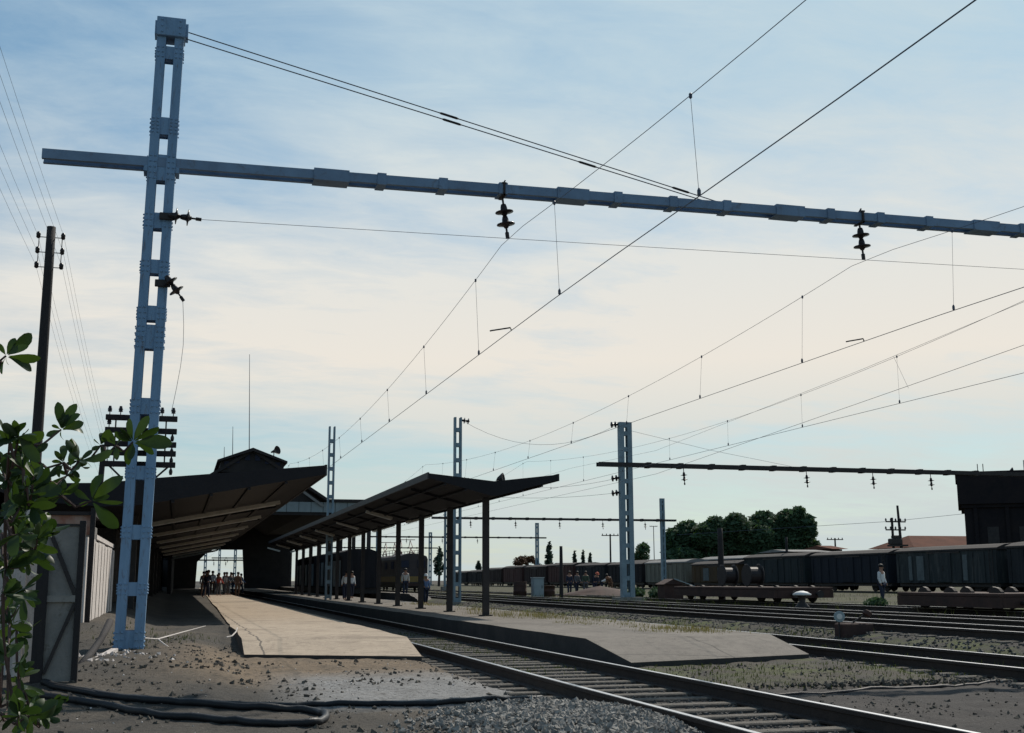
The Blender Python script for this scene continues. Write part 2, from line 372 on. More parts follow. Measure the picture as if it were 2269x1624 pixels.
# ------------------------------------------------------------------ tracks
def track(xc, z, label, y0, y1, ns, ys0, group='railway tracks'):
    t = thing('railway_track', (xc, y0, z-.18), label, 'railway track', group)
    for s in (-1, 1):
        x = xc+s*.87; p = [(-.075, 0), (.075, 0), (.075, .02), (.012, .035), (.012, .125), (.036, .135), (.036, .172), (-.036, .172), (-.036, .135), (-.012, .125), (-.012, .035), (-.075, .02)]
        r = MB().prism([(x+a, z-.182+b) for a, b in p], y0, y1).build('rail', 'rail', t)
        MB().box(x-.031, x+.031, y0, y1, z-.0095, z).build('running_surface', 'railtop', r)
    first = None
    for i in range(ns):
        y = ys0+i*.64+random.uniform(-.03, .03)
        w = random.uniform(.10, .125)
        if first is None or i < 12:
            first = MB().box(xc-1.38, xc+1.36, y-w, y+w, z-.36, z-.165, .015).build('sleeper', 'sleeper', t, org=(xc, y, z-.2)); base = y
        else:
            c = first.copy(); COL.objects.link(c); c.parent = t
            c.location = (random.uniform(-.05, .05), y-y0, first.location.z+random.uniform(-.008, .004)); c.rotation_euler.z = random.uniform(-.02, .02)
    mb = MB()
    y = ys0+ns*.64
    while y < y1-1:
        mb.box(xc-1.36, xc+1.36, y-.11, y+.11, z-.36, z-.17); y += .64
    o = mb.build('sleepers', 'sleeper', t); o['kind'] = 'stuff'
track(5.6, .19, 'single track running between the two platforms, nearest in the picture', 4, 330, 90, 7.6)
track(12.65, .19, 'track on the far side of the grey island platform', 6, 330, 60, 12)
track(16.5, .45, 'raised ballasted track next beyond the disc point indicator', 10, 330, 40, 18)
track(20.6, .45, 'yard track on which the dark electric locomotive stands', 12, 330, 40, 22)
track(26.3, .45, 'yard track carrying the rusty flat wagons', 15, 330, 40, 26)
track(56.6, .45, 'distant siding under the long line of goods wagons', 40, 330, 40, 50)

# ------------------------------------------------------------------ gravel and grass
def rocks(name, spots, label, m='stone'):
    mb = MB()
    O = [(1, 0, 0), (-1, 0, 0), (0, 1, 0), (0, -1, 0), (0, 0, 1), (0, 0, -1)]
    Fc = [(0, 2, 4), (2, 1, 4), (1, 3, 4), (3, 0, 4), (2, 0, 5), (1, 2, 5), (3, 1, 5), (0, 3, 5)]
    for x, y, z, r in spots:
        R = Matrix.Rotation(random.uniform(0, 6.28), 3, V((random.gauss(0, 1), random.gauss(0, 1), random.gauss(0, 1)+.01)).normalized())
        vs = []
        for q in O: vs.append(V((x, y, z))+R @ (V(q)*r*random.uniform(.55, 1.25)))
        mb.add(vs, Fc)
    return stuff(mb.build(name, m), label, 'gravel')
sp = []
while len(sp) < 5200:
    x, y = random.gauss(3.75, .75), random.gauss(11.3, 1.2)
    d = ((x-3.75)/1.5)**2+((y-11.6)/2.1)**2
    if y < 8.4 or x > 4.66 or d > 1.5: continue
    if d > .85 and random.random() > .35: continue
    sp.append((x, y, gh(x, y)+.012, random.choice((.018, .024, .03, .034, .045))*random.uniform(.8, 1.2)))
rocks('gravel', sp, 'mound of loose grey crushed stone at the near rail')
sp = []
for _ in range(7500):
    y = 8+random.random()**1.6*26; x = random.uniform(4.3, 6.95)
    if abs(x-4.73) < .09 or abs(x-6.47) < .09: continue
    sp.append((x, y, gh(x, y)+.005, random.uniform(.014, .034)))
for _ in range(7000):
    y = 14+random.random()**1.5*50; x = random.uniform(11.1, 15.6)
    if abs(x-11.78) < .09 or abs(x-13.52) < .09: continue
    sp.append((x, y, gh(x, y)+.005, random.uniform(.02, .05)))
rocks('ballast', sp, 'grey stone ballast strewn along the tracks', 'ballast')
sp = []
for _ in range(5200):
    x = random.uniform(-2.2, 4.4); y = random.uniform(10.5, 24)
    if noise.noise((x*.9, y*.9, 5)) < random.uniform(-.25, .5): continue
    if x > 1.1 and y > 19.4: continue
    sp.append((x, y, gh(x, y), random.choice((.008, .01, .012, .016, .022, .036))*random.uniform(.8, 1.4)))
for _ in range(5200):
    x = random.uniform(6.7, 14); y = random.uniform(9, 18.5)
    if noise.noise((x*.8, y*.8, 9)) < random.uniform(-.2, .5): continue
    sp.append((x, y, gh(x, y), random.choice((.008, .011, .014, .02, .034))*random.uniform(.7, 1.3)))
for _ in range(260):
    sp.append((random.gauss(9.8, 1.1), random.gauss(15.2, .16), .02, random.uniform(.02, .05)))
rocks('rubble', sp, 'scattered stones and cinders over the bare earth', 'cinder')
sp = []
for _ in range(520):
    x, y = random.uniform(-1.4, 1.6), random.uniform(14.2, 19.5)
    if noise.noise((x*1.6, y*1.6, 11)) < random.uniform(-.1, .45): continue
    sp.append((x, y, gh(x, y), random.choice((.018, .025, .035, .05))*random.uniform(.7, 1.2)))
rocks('clods', sp, 'dark earth clods on the ground before the big mast', 'cinder')
sp = []
for _ in range(70):
    x, y = random.gauss(-.75, .35), random.gauss(18.6, .5)
    sp.append((x, y, gh(x, y)+.005, random.uniform(.012, .05)))
for _ in range(160):
    x, y = random.uniform(-1.2, 4.4), random.uniform(11, 19)
    sp.append((x, y, gh(x, y)+.003, random.uniform(.006, .018)))
rocks('pale_rubble', sp, 'pale broken plaster bits near the foot of the mast', 'fence')
def blades(name, spots, m, label):
    mb = MB()
    for x, y, z, h in spots:
        a = random.uniform(0, 6.28); w = random.uniform(.003, .008)*(1+h); l = random.uniform(.2, .8)*h
        dx, dy = math.cos(a)*w, math.sin(a)*w; lx, ly = random.gauss(0, 1)*l*.6, random.gauss(0, 1)*l*.6
        mb.add([(x-dx, y-dy, z), (x+dx, y+dy, z), (x+dx*.7+lx*.4, y+dy*.7+ly*.4, z+h*.6), (x-dx*.7+lx*.4, y-dy*.7+ly*.4, z+h*.6), (x+lx, y+ly, z+h)], [(0, 1, 2, 3), (3, 2, 4)])
    return stuff(mb.build(name, m), label, 'grass')
sp = []
for cx, cy, n, r, h in [(random.uniform(10.0, 11.3), 22+36*random.random()**1.3, 48, .3, .13) for _ in range(46)]+[(random.uniform(8.9, 10.3), random.uniform(22, 34), 35, .2, .08) for _ in range(26)] + \
        [(random.uniform(9.0, 9.6)+.1*k, 36.5-1.1*k, 70, .3, .2) for k in range(5)]:
    for _ in range(n):
        x, y = random.gauss(cx, r), random.gauss(cy, r*1.3); sp.append((x, y, .415 if x < 11 else .1, random.uniform(.4, 1)*h))
blades('dry_grass', sp, 'dry', 'straw coloured weeds growing through the island platform paving')
sp = []
for cx, cy, n, r, h in [(random.uniform(5.0, 6.3), 18.5+16*random.random(), 45, .22, .10) for _ in range(40)]+[(random.uniform(7.2, 12.4), random.uniform(15.4, 18.4), 34, .34, .07) for _ in range(44)] + \
        [(random.uniform(11.5, 15), random.uniform(17, 40), 50, .35, .14) for _ in range(40)]+[(random.uniform(-1.6, .6), random.uniform(20.5, 30), 30, .25, .08) for _ in range(10)]:
    for _ in range(n):
        x, y = random.gauss(cx, r), random.gauss(cy, r*1.5)
        if 7.0 < x < 11 and y > 18.3: continue
        sp.append((x, y, gh(x, y), random.uniform(.4, 1)*h))
for _ in range(9000):
    x = random.uniform(17, 50); y = random.uniform(30, 95)
    if noise.noise((x*.12, y*.12, 2)) < .1: continue
    sp.append((x, y, gh(x, y), random.uniform(.12, .38)))
blades('green_grass', sp, 'green', 'low green weeds between the tracks and over the yard')

# ------------------------------------------------------------------ masts and portals
def rivets(mb, x, y, z0, z1, n, d):
    for i in range(n):
        z = z0+(z1-z0)*i/max(1, n-1)
        mb.lathe([(.019, 0), (.017, .014), (.006, .02)], (x, y, z), V((0, d, 0)), 6)
def mast(X, Y, zb, zt, w, dp, battens, label, m, lean=0.0, group='lattice catenary masts', riv=False, name='catenary_mast', cf=.37):
    t = thing(name, (X, Y, zb), label, 'catenary mast', group)
    cw = w*cf; k = lean/(zt-zb)
    sh = lambda z: k*(z-zb)
    for s in (-1, 1):
        mb = MB(); a0 = X+s*(w/2-cw) if s > 0 else X-w/2; a1 = a0+cw
        wv = .012
        # C channel: web faces outwards, two flanges face front and back
        def pr(x0, x1, y0, y1):
            mb.add([(x0, y0, zb), (x1, y0, zb), (x1, y1, zb), (x0, y1, zb), (x0+sh(zt), y0, zt), (x1+sh(zt), y0, zt), (x1+sh(zt), y1, zt), (x0+sh(zt), y1, zt)],
                   [(3, 2, 1, 0), (4, 5, 6, 7), (0, 1, 5, 4), (1, 2, 6, 5), (2, 3, 7, 6), (3, 0, 4, 7)])
        pr(a0, a1, Y-dp/2, Y-dp/2+.02); pr(a0, a1, Y+dp/2-.02, Y+dp/2)
        if s > 0: pr(a1-.02, a1, Y-dp/2+.02, Y+dp/2-.02)
        else: pr(a0, a0+.02, Y-dp/2+.02, Y+dp/2-.02)
        if riv:
            for z0, z1, *_ in battens:
                for q in (.25, .75):
                    xx = a0+cw*q+sh((z0+z1)/2)
                    for i in range(4): mb.lathe([(.018, 0), (.016, .014), (.006, .02)], ((a1 if s > 0 else a0)+sh(z0), Y-.08+.16*(q > .5), z0+.04+(z1-z0-.08)*i/3), V((s, 0, 0)), 6)
                    rivets(mb, xx, Y-dp/2, z0+.03, z1-.03, 3 if z1-z0 < .3 else 5, -1)
        mb.build('channel', m, t)
    for z0, z1, *_ in battens:
        mb = MB(); c = X+sh((z0+z1)/2); e = w*.43
        mb.box(c-w/2+cw*.5, c+w/2-cw*.5, Y-dp/2+.021, Y-dp/2+.034, z0, z1)
        mb.box(c-w/2+cw*.5, c+w/2-cw*.5, Y+dp/2-.034, Y+dp/2-.021, z0, z1)
        mb.box(c-w/2+cw*1.02, c+w/2-cw*1.02, Y-dp/2+.034, Y+dp/2-.034, z0+.02, z0+.035)
        mb.build('batten_plate', m, t)
    return t, sh
YP = 20.3; zz = lambda y: at(330, y, Y=YP).z
bt = [(zz(b), zz(a)) for a, b in ((104, 132), (262, 300), (345, 402), (474, 508), (578, 608), (680, 712), (722, 775), (884, 920), (1034, 1064), (1164, 1196), (1290, 1320), (1396, 1437))]
main, sh = mast(-.69, YP, .36, 11.02, .45, .28, bt, 'pale blue riveted lattice mast on the left, tallest and nearest, holding the long beam', 'mast', .17, riv=True, cf=.34)
mb = MB(); xt = -.69+sh(11)
mb.box(xt-.24, xt+.24, YP-.2, YP+.2, 10.72, 11.06, .01); mb.box(xt-.27, xt-.241, YP-.14, YP+.14, 10.76, 11.0); mb.box(xt+.241, xt+.285, YP-.12, YP+.12, 10.76, 11.0)
rivets(mb, xt-.15, YP-.2, 10.78, 11.0, 3, -1); rivets(mb, xt+.15, YP-.2, 10.78, 11.0, 3, -1)
mb.build('mast_cap', 'mast', main)
MB().box(-1.35, .0, YP-.45, YP+.4, .1, .375, .02).build('foundation', 'concrete', main)
# the long beam of two channels
YF = YP-.125
_b0, _b1 = at(92, 349, Y=YF), at(2266, 515, Y=YF)
bz = lambda x: _b0.z+(x-_b0.x)*(_b1.z-_b0.z)/(_b1.x-_b0.x)
mb = MB()
BH = .165
for y, fl in ((YF, 1), (YP+.175, -1)):
    for z0, z1, y0, y1 in ((0, BH, 0, .018), (0, .016, .0185, .08), (BH-.016, BH, .0185, .08)):
        if fl < 0: y0, y1 = (0, .018) if y0 == 0 else (-.0625, -.0005)
        x0, x1 = _b0.x, 24.2; mb.add([(x, y+yy, bz(x)+z) for x in (x0, x1) for yy in (y0, y1) for z in (z0, z1)], [(0, 1, 3, 2), (4, 6, 7, 5), (0, 4, 5, 1), (2, 3, 7, 6), (0, 2, 6, 4), (1, 5, 7, 3)])
beam = mb.build('beam', 'beam', main)
xj = 2.0; k = 0
while xj < 23.5:
    L = .62 if k % 4 == 0 else .16
    _z = bz(xj+L/2)
    MB().box(xj, xj+L, YF-.022, YP+.215, _z-.022, _z-.004).box(xj, xj+L, YF-.022, YP+.215, _z+BH+.004, _z+BH+.026).box(xj, xj+L, YF-.022, YF-.004, _z-.0035, _z+BH+.0035).build('splice_plate', 'beam', beam)
    xj += 1.12; k += 1
c = -.69+sh(8.4)
_z = bz(c)
for k0, k1 in ((c-.29, c-.228), (c+.228, c+.29)): MB().box(k0, k1, YP-.16, YP+.16, _z-.10, _z-.005).build('beam_clamp', 'mast', main)
# two stay rods from the mast head to the beam
for p, q, tb, dy in (((412, 70), (1612, 450), (.46, .905), .08), ((412, 86), (1556, 438), (.49, .76), -.08)):
    a, b = at(*p, Y=YP+dy), at(*q, Y=YP+dy); b.z = bz(b.x)+BH+.005
    s_ = MB().tube([a, b], .010, 6).build('stay_rod', 'whitewire', main)
    for f in tb:
        g = a.lerp(b, f); d = (b-a).normalized(); MB().tube([g-d*.19, g-d*.15, g+d*.15, g+d*.19], [.010, .022, .022, .010], 6).build('turnbuckle', 'darksteel', s_)
# five crossarms behind the mast, each with pin insulators
xc = -.69
for i, y in enumerate((925, 953, 983, 1003, 1028)):
    z = at(238, y, Y=YP+.3).z
    ca = MB().box(xc-.56, xc+.58, YP+.2, YP+.29, z-.045, z+.045, .008).build('crossarm', 'wood', main)
    for dx in (-.5, -.33, .33, .51):
        if i and abs(dx) < .4: continue
        MB().lathe([(.008, 0), (.008, .045), (.035, .05), (.03, .08), (.038, .085), (.025, .12), (.02, .145)] if i == 0 or dx < 0 else [(.008, 0), (.03, -.05), (.03, -.08), (.02, -.12)], (xc+dx, YP+.245, z+(.045 if (i == 0 or dx < 0) else -.045)), n=8).build('pin_insulator', 'insul', ca)
for s in (-1, 1):
    MB().bar((xc+s*.24, YP+.26, 3.1), (xc+s*.46, YP+.26, 3.31), .03, .03).build('crossarm_brace', 'darksteel', main)
    MB().box(xc+s*.40-.012, xc+s*.40+.012, YP+.292, YP+.305, 3.3, 4.15).build('hanger_rod', 'darksteel', main)
# brackets for the strain insulators
for z, dx in ((7.49, .24), (6.33, .24)):
    c = -.69+sh(z); MB().box(c+.02, c+dx+.03, YP-.20, YP-.145, z-.06, z+.06, .01).build('insulator_bracket', 'darksteel', main)

DISC = [(.022, 0), (.04, .008), (.052, .05), (.058, .10), (.075, .118), (.145, .128), (.148, .142), (.07, .152), (.045, .175), (.03, .20)]
def insul_string(pts, label, group, n=2, sc=1.0, hang=.5):
    """pts: attach point and wire point; discs sit near the wire end"""
    a, b = V(pts[0]), V(pts[1]); d = (b-a).normalized(); L = (b-a).length
    t = thing('insulator_string', a, label, 'insulator', group)
    MB().tube([a, b], .017*sc, 6).build('rod', 'darksteel', t)
    e = L-(.2*n+.14)*sc
    for i in range(n):
        MB().lathe([(r*sc, h*sc) for r, h in DISC], a+d*(e+.2*i*sc), d, 14).build('insulator_disc', 'insul', t, True)
    MB().tube([b-d*.07*sc, b+d*.03*sc], .032*sc, 6).build('clamp', 'darksteel', t)
    return t
insul_string(((5.45, YP, bz(5.45)-.01), (5.55, YP, 7.64)), 'insulator string hanging from the long beam near the middle of the picture', 'insulator strings', sc=1.15)
insul_string(((12.86, YP, bz(12.86)-.01), (12.91, YP, 7.76)), 'insulator string hanging from the long beam towards its right end', 'insulator strings', sc=1.15)
for x in (5.45, 12.86): MB().box(x-.04, x+.04, YF-.04, YP+.16, bz(x)+BH+.002, bz(x)+BH+.03).box(x-.02, x+.02, YF-.04, YF-.006, bz(x)-.05, bz(x)+BH+.001).box(x-.03, x+.03, YF-.04, YP+.16, bz(x)-.05, bz(x)-.025).bar((x, YP, bz(x)+BH+.03), (x+.06, YP, bz(x)+BH+.12), .025, .025).build('hanger_clip', 'darksteel', beam)
insul_string(((-.31, YP-.2, 7.50), (.10, YP-.2, 7.47)), 'horizontal strain insulator with two discs on the big mast', 'insulator strings', sc=.95)
a = at(405, 664, Y=YP-.2)
insul_string(((-.31, YP-.2, 6.33), a), 'tilted strain insulator below the horizontal one on the big mast', 'insulator strings', sc=.9)
def wire(name, pts, label, r=.0045, m='wire', cat='wire', group=None):
    o = MB().tube(pts, r, 5).build(name, m, None, org=pts[0]); return tag(o, label, cat, group)
wire('cross_span_wire', [(.10, YP-.2, 7.47), (8, YP-.2, 7.58), (16.6, YP-.2, 7.72), (24, YP-.2, 7.84)], 'thin cross wire running under the long beam from the mast insulator')
wire('feeder_wire', [a]+[at(x, y, Y=YP+.02*i) for i, (x, y) in enumerate(((407, 720), (406, 765), (400, 812), (391, 860), (383, 898), (379, 912)))], 'slack wire looping from the tilted insulator down to the crossarms', .0038)

# overhead lines
def overhead(X, zc, zs, zm, label, Y0=-24, span=44.3, drop=True, XM=None, y0=-20, y1=300, phase=1.5, rc=.0068, arm=None):
    t = thing('overhead_line', (X, YP, zc), label, 'overhead line', 'overhead contact lines'); XM = XM or X
    sup = YP
    def mz(y):
        u = ((y-sup) % span)/span*2-1; return zm+(zs-zm)*u*u
    ys_ = [y0+i*(y1-y0)/220 for i in range(221)]
    cz = lambda y: zc-.14*ss(19, 6, y) if y < 20 else zc
    MB().tube([(X, y, cz(y)) for y in ys_[::2]], rc, 5).build('contact_wire', 'wire', t)
    MB().tube([(XM, y, mz(y)) for y in ys_], rc*.72, 5).build('messenger_wire', 'wire', t)
    y = 12.15
    while y < 190:
        MB().tube([(XM, y, mz(y)), (X, y, cz(y)+.02)], .0032, 4).lathe([(.012, 0), (.022, .02), (.022, .07), (.008, .1)], (X, y, cz(y)), n=6).lathe([(.01, -.04), (.02, -.03), (.02, .02), (.01, .03)], (XM, y, mz(y)), n=6).build('dropper', 'wire', t)
        y += 5.3
    if arm:
        MB().tube([(X, YP, zc), (X-.02, YP, zc+.05), (X-.36, YP, zc-.02), (X-.40, YP, zc-.03)], .014, 6).build('steady_arm', 'darksteel', t)
overhead(5.62, 5.89, 7.63, 6.65, 'overhead line slung above the near track between the platforms', XM=5.55, arm=1)
overhead(12.82, 6.06, 7.74, 6.75, 'overhead line above the track beyond the island platform', XM=12.9, arm=1)
overhead(18.7, 6.15, 8.05, 7.0, 'overhead line of the third track, right of the disc indicator')
wire('slanting_contact_wire', [(20.6, -5, 8.75), (20.6, 15, 7.85), (20.6, 30, 7.1), (20.6, 50, 6.15), (20.6, 290, 6.1)], 'contact wire slanting down towards the locomotive track', .007)
wire('slanting_messenger_wire', [(20.6, -5, 9.2), (20.6, 15, 8.75), (20.6, 25, 8.45), (20.6, 33, 7.98), (20.6, 50, 7.2), (20.6, 62, 7.5), (20.6, 290, 7.0)], 'messenger wire slanting down above the locomotive track', .005)
wire('short_dropper', [at(1980, 790, X=20.6), at(2013, 860, X=20.6)], 'short slanting dropper between the two slanting wires', .004)

def farportal(xl, xr, Y, zb, zt, zbm, w, label_l, label_r, insx, group, over=1.6, dp=.35, nb=11, right=True):
    b = [(zb+(zt-zb)*(i+.15)/nb, zb+(zt-zb)*(i+.42)/nb) for i in range(nb)]+[(zt-.28, zt)]
    t, _ = mast(xl, Y, zb, zt, w, dp, b, label_l, 'mastfar')
    bm = MB().box(xl-over, xr+over, Y-.24, Y-.14, zbm-.11, zbm+.11).box(xl-over, xr+over, Y+.14, Y+.24, zbm-.11, zbm+.11).build('beam', 'darksteel', t)
    x = xl+1.2
    while x < xr:
        MB().box(x, x+.25, Y-.25, Y+.25, zbm-.15, zbm-.113).box(x, x+.25, Y-.25, Y+.25, zbm+.113, zbm+.15).build('splice_plate', 'darksteel', bm); x += 1.9
    MB().box(xl-w, xl+w, Y-.5, Y+.5, zb-.5, zb+.12).build('foundation', 'concrete', t)
    if right:
        t2, _ = mast(xr, Y, zb, zt, w, dp, b, label_r, 'mastfar')
        MB().box(xr-w, xr+w, Y-.5, Y+.5, zb-.5, zb+.12).build('foundation', 'concrete', t2)
    for i, x in enumerate(insx):
        insul_string(((x, Y, zbm-.11), (x+.05, Y, zbm-1.0)), ('insulator hanging under the second beam, %s' % ('nearest its mast', 'second out from its mast', 'third out from its mast', 'beside the water tower')[i]) if group == 2 else 'small insulator hanging under a distant beam', 'insulator strings' if group == 2 else 'distant beam insulators', sc=1.25)
    return t
Y2 = 61.2
p2 = farportal(23.4, 54, Y2, .42, 10.0, 7.66, .72, 'grey mast in the middle distance carrying the second beam', 'grey mast beyond the water tower', [at(x, 1060, Y=Y2).x for x in (1515, 1787, 1934, 2062)], 2, right=True)
a = V((23.5, Y2, 9.6)); wire('beam_guy_wire', [a, (28.5, Y2, 8.6), (33.5, Y2, 7.8)], 'guy wire from the middle mast top down to its beam', .008)
m15, _ = mast(14.62, 64, .2, 10.35, .42, .3, [(.3+i*.84, .52+i*.84) for i in range(12)], 'slender pale mast standing behind the island canopy end', 'mastfar', cf=.25)
MB().box(14.1, 15.1, 63.6, 64.4, -.1, .3).build('foundation', 'concrete', m15)
m7, _ = mast(8.05, 67, .42, 10.0, .36, .3, [(.5+i*.78, .70+i*.78) for i in range(12)], 'slender pale mast rising between the two canopies', 'mastfar', cf=.25)
hs = thing('head_span', (14.8, 64, 10), 'sagging head span wires strung between two middle masts', 'head span')
for za, zb_, sag in ((10.2, 9.9, 1.25), (6.9, 6.95, .5), (6.1, 6.15, .25)):
    pts = [(14.85+8.2*i/12, 64-2.7*i/12, za+(zb_-za)*i/12-sag*4*(i/12)*(1-i/12)) for i in range(13)]
    MB().tube(pts, .008, 5).build('span_wire', 'wire', hs)
    for q in (pts[0], pts[-1]):
        d = V((1, 0, -.12)) if q is pts[0] else V((-1, 0, -.12))
        MB().lathe([(r*1.2, h*1.1) for r, h in DISC], q, d, 10).lathe([(r*1.2, h*1.1) for r, h in DISC], V(q)+d.normalized()*.22, d, 10).build('insulator_disc', 'insul', hs, True)
farportal(27.4, 52.1, 125, .7, 10.45, 8.0, .5, 'far mast seen behind the island canopy posts', 'far mast standing left of the big tree clump', [30, 35, 40, 45, 50], 3)
farportal(31.3, 58.4, 195, .5, 11, 8.5, .6, 'distant mast with its beam, seen between canopy posts', 'distant mast rising behind the red wagons', [36, 42, 48], 3, nb=10)
farportal(30, 51.3, 250, .5, 11.5, 8.2, .7, 'very distant mast beside the locomotive roof', 'very distant mast near the dark cypress', [36, 44], 3, nb=9)
farportal(4.6, 9.6, 215, .4, 9.5, 5.0, .5, 'distant mast seen through the shed, left of the opening', 'distant mast seen through the shed, right side of the opening', [6, 8], 3, nb=9)
farportal(8.4, 14, 260, .4, 9.5, 6.2, .5, 'distant mast seen through the shed, middle of the opening', 'distant mast hidden behind the shed end wall', [10], 3, nb=9)

# ------------------------------------------------------------------ wooden telegraph poles and wires
def pole(X, Y, zb, zt, r, label, ins=True, cat='utility pole', group='wooden poles', lean=.0):
    t = thing('wooden_pole', (X, Y, zb), label, cat, group)
    MB().tube([(X+lean*i/8, Y, zb-.2+(zt-zb+.2)*i/8) for i in range(9)], [r*(1.15-.35*i/8) for i in range(9)], 10).build('shaft', 'wood', t, True)
    return t
wp = pole(-3.78, 34, .3, 11.1, .15, 'dark wooden pole at the left edge with insulators on both sides near its top')
for s in (-1, 1):
    MB().tube([(-3.78+s*.30, 34, 9.95), (-3.78+s*.30, 34, 10.95)], .012, 5).build('insulator_rod', 'darksteel', wp)
    for z in (10.0, 10.42, 10.85):
        MB().bar((-3.78+s*.1, 34, z-.05), (-3.78+s*.30, 34, z-.05), .02, .02).build('insulator_arm', 'darksteel', wp)
        MB().lathe([(.03, -.09), (.06, -.06), (.055, 0), (.065, .02), (.04, .09), (.02, .1)], (-3.78+s*.32, 34, z), n=10).build('pin_insulator', 'insul', wp, True)
        zs = z
        wire('telegraph_wire', [(-3.78+s*.34, y, zs+.0+(-.10*(y-34) if y > 34 else .03*(34-y))+(.0016*(y-34)*(y-66) if y > 34 else .0009*(y-34)*(y+20))) for y in (-18, -8, 2, 12, 18, 24, 29, 34, 40, 46, 52, 58, 66)],
             'thin telegraph wire strung past the dark wooden pole', .0032, cat='wire', group='telegraph wires')
q = at(212, 1070, Y=64); pole(q.x, 64, .3, at(222, 985, Y=64).z, .17, 'thin leaning wooden pole just left of the big mast', lean=.3)
g = at(1243, 1210, Y=73); pole(g.x, 73, .3, g.z, .12, 'thin dark post standing right of the grey cabinet')
g = at(1595, 1170, Y=60); pole(g.x, 60, .3, g.z, .17, 'dark post rising behind the loaded flat wagon, against the trees')
g = at(1742, 1190, Y=105); pole(g.x, 105, .3, g.z, .14, 'dark post against the right half of the tree clump')
def tpole(x, yt, Y, label, sc=1.0):
    g = at(x, yt, Y=Y); t = thing('telegraph_pole', (g.x, Y, .3), label, 'utility pole', 'distant telegraph poles')
    MB().tube([(g.x, Y, .3), (g.x, Y, g.z)], [.2*sc, .14*sc], 8).build('shaft', 'wood', t)
    MB().box(g.x-1.6*sc, g.x+1.6*sc, Y-.08, Y+.08, g.z-.35*sc, g.z-.2*sc).build('crossarm', 'wood', t)
    for d in (-1.45, -.7, .7, 1.45): MB().box(g.x+d*sc-.06, g.x+d*sc+.06, Y-.06, Y+.06, g.z-.2*sc, g.z+.05*sc).build('pin_insulator', 'insul', t)
tpole(1850, 1192, 190, 'small T shaped telegraph pole right of the tree clump')
tpole(1352, 1183, 200, 'tiny T shaped telegraph pole above the dark wagons')
tpole(1448, 1165, 220, 'faint telegraph pole behind the far mast left of the trees', .5)
# H-frame transformer pole
Yh = 150; a, b = at(1976, 1147, Y=Yh), at(1991, 1120, Y=Yh)
t = thing('transformer_pole', (b.x, Yh, .3), 'pair of poles with crossarms and a dark transformer, left of the water tower', 'utility pole')
MB().tube([(a.x, Yh, .3), (a.x, Yh, a.z)], .18, 8).build('shaft', 'wood', t); MB().tube([(b.x+.3, Yh, .3), (b.x-.2, Yh, b.z)], [.26, .16], 8).build('shaft', 'wood', t)
for y0 in (1156, 1174):
    z = at(1985, y0, Y=Yh).z; l, r_ = at(1963, y0, Y=Yh).x, at(2006, y0, Y=Yh).x
    ca = MB().box(l, r_, Yh-.1, Yh+.1, z-.09, z+.09).build('crossarm', 'wood', t)
    for k in range(5): MB().lathe([(.05, 0), (.14, .1), (.1, .3), (.04, .4)], (l+(r_-l)*k/4, Yh, z+.09), n=6).build('pin_insulator', 'insul', ca)
z = at(1985, 1205, Y=Yh).z
MB().box(a.x-.45, b.x-.1, Yh-.6, Yh+.6, z-.1, z+.75, .1).box(a.x-.1, b.x-.3, Yh-.3, Yh+.3, z+.75, z+1.2, .08).build('transformer', 'darksteel', t)
MB().box(a.x-.4, b.x+.6, Yh-.9, Yh+.9, z-.35, z-.12).build('transformer_shelf', 'darksteel', t)
wire('distant_power_wire', [at(1500, 1185, Y=150), at(1976, 1155, Y=150), at(2140, 1138, Y=150)], 'faint distant power wire meeting the transformer poles', .025)

# ------------------------------------------------------------------ canopies
def canopy2():
    t = thing('platform_canopy', (8.75, 33.5, .42), 'dark butterfly canopy on a row of posts along the grey island platform', 'canopy')
    y0, y1 = 33.5, 96
    P = [(6.83, 4.33), (6.83, 4.47), (8.75, 4.28), (10.68, 4.51), (10.68, 4.35), (8.85, 3.86), (8.65, 3.86)]
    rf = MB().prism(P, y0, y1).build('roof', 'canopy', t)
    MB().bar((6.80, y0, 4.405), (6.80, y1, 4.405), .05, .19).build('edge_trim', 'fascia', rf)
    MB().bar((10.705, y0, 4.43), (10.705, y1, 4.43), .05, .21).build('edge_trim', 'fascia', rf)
    y = 34.5
    while y < y1:
        MB().box(8.66, 8.84, y-.08, y+.08, .4, 3.88, .01).box(8.58, 8.92, y-.15, y+.15, .42, .46).build('post', 'darksteel', t); y += 4.9
    for i in range(7):
        y = 47.6+9.2*i-(.0 if i < 3 else .6)
        for s, xa, xb, za, zb_ in ((0, 7.15, 8.2, 4.16, 3.9), (1, 9.25, 10.35, 3.88, 4.18)):
            yy = y+(2.6 if s else 0); fx = MB()
            fx.bar((xa, yy, za), (xb, yy, zb_), .26, .10); f_ = fx.build('light_fixture', 'fixture', t)
            MB().tube([(xa+.06, yy, za-.06), (xb-.06, yy, zb_-.06)], .02, 6).build('lamp_tube', 'white', f_)
    y = 36.9
    mb = MB()
    while y < y1:
        MB().bar((6.95, y, 4.28), (8.7, y, 3.84), .07, .12).bar((8.8, y, 3.84), (10.55, y, 4.30), .07, .12).build('rafter', 'canopy', t); y += 4.9
    for x, z in ((7.3, 4.20), (7.9, 4.05), (9.6, 4.05), (10.2, 4.21)): MB().box(x-.035, x+.035, y0+.02, y1-.02, z-.06, z-.012).build('purlin', 'canopy', t)
    MB().lathe([(.03, 0), (.05, .02), (.16, .2), (.17, .22), (.12, .22), (.02, .1)], (9.62, 36.5, 4.60), V((.8, -.5, .15)), 10).box(9.6, 9.64, 36.48, 36.52, 4.3, 4.6).build('loudspeaker', 'darksteel', t)
canopy2()
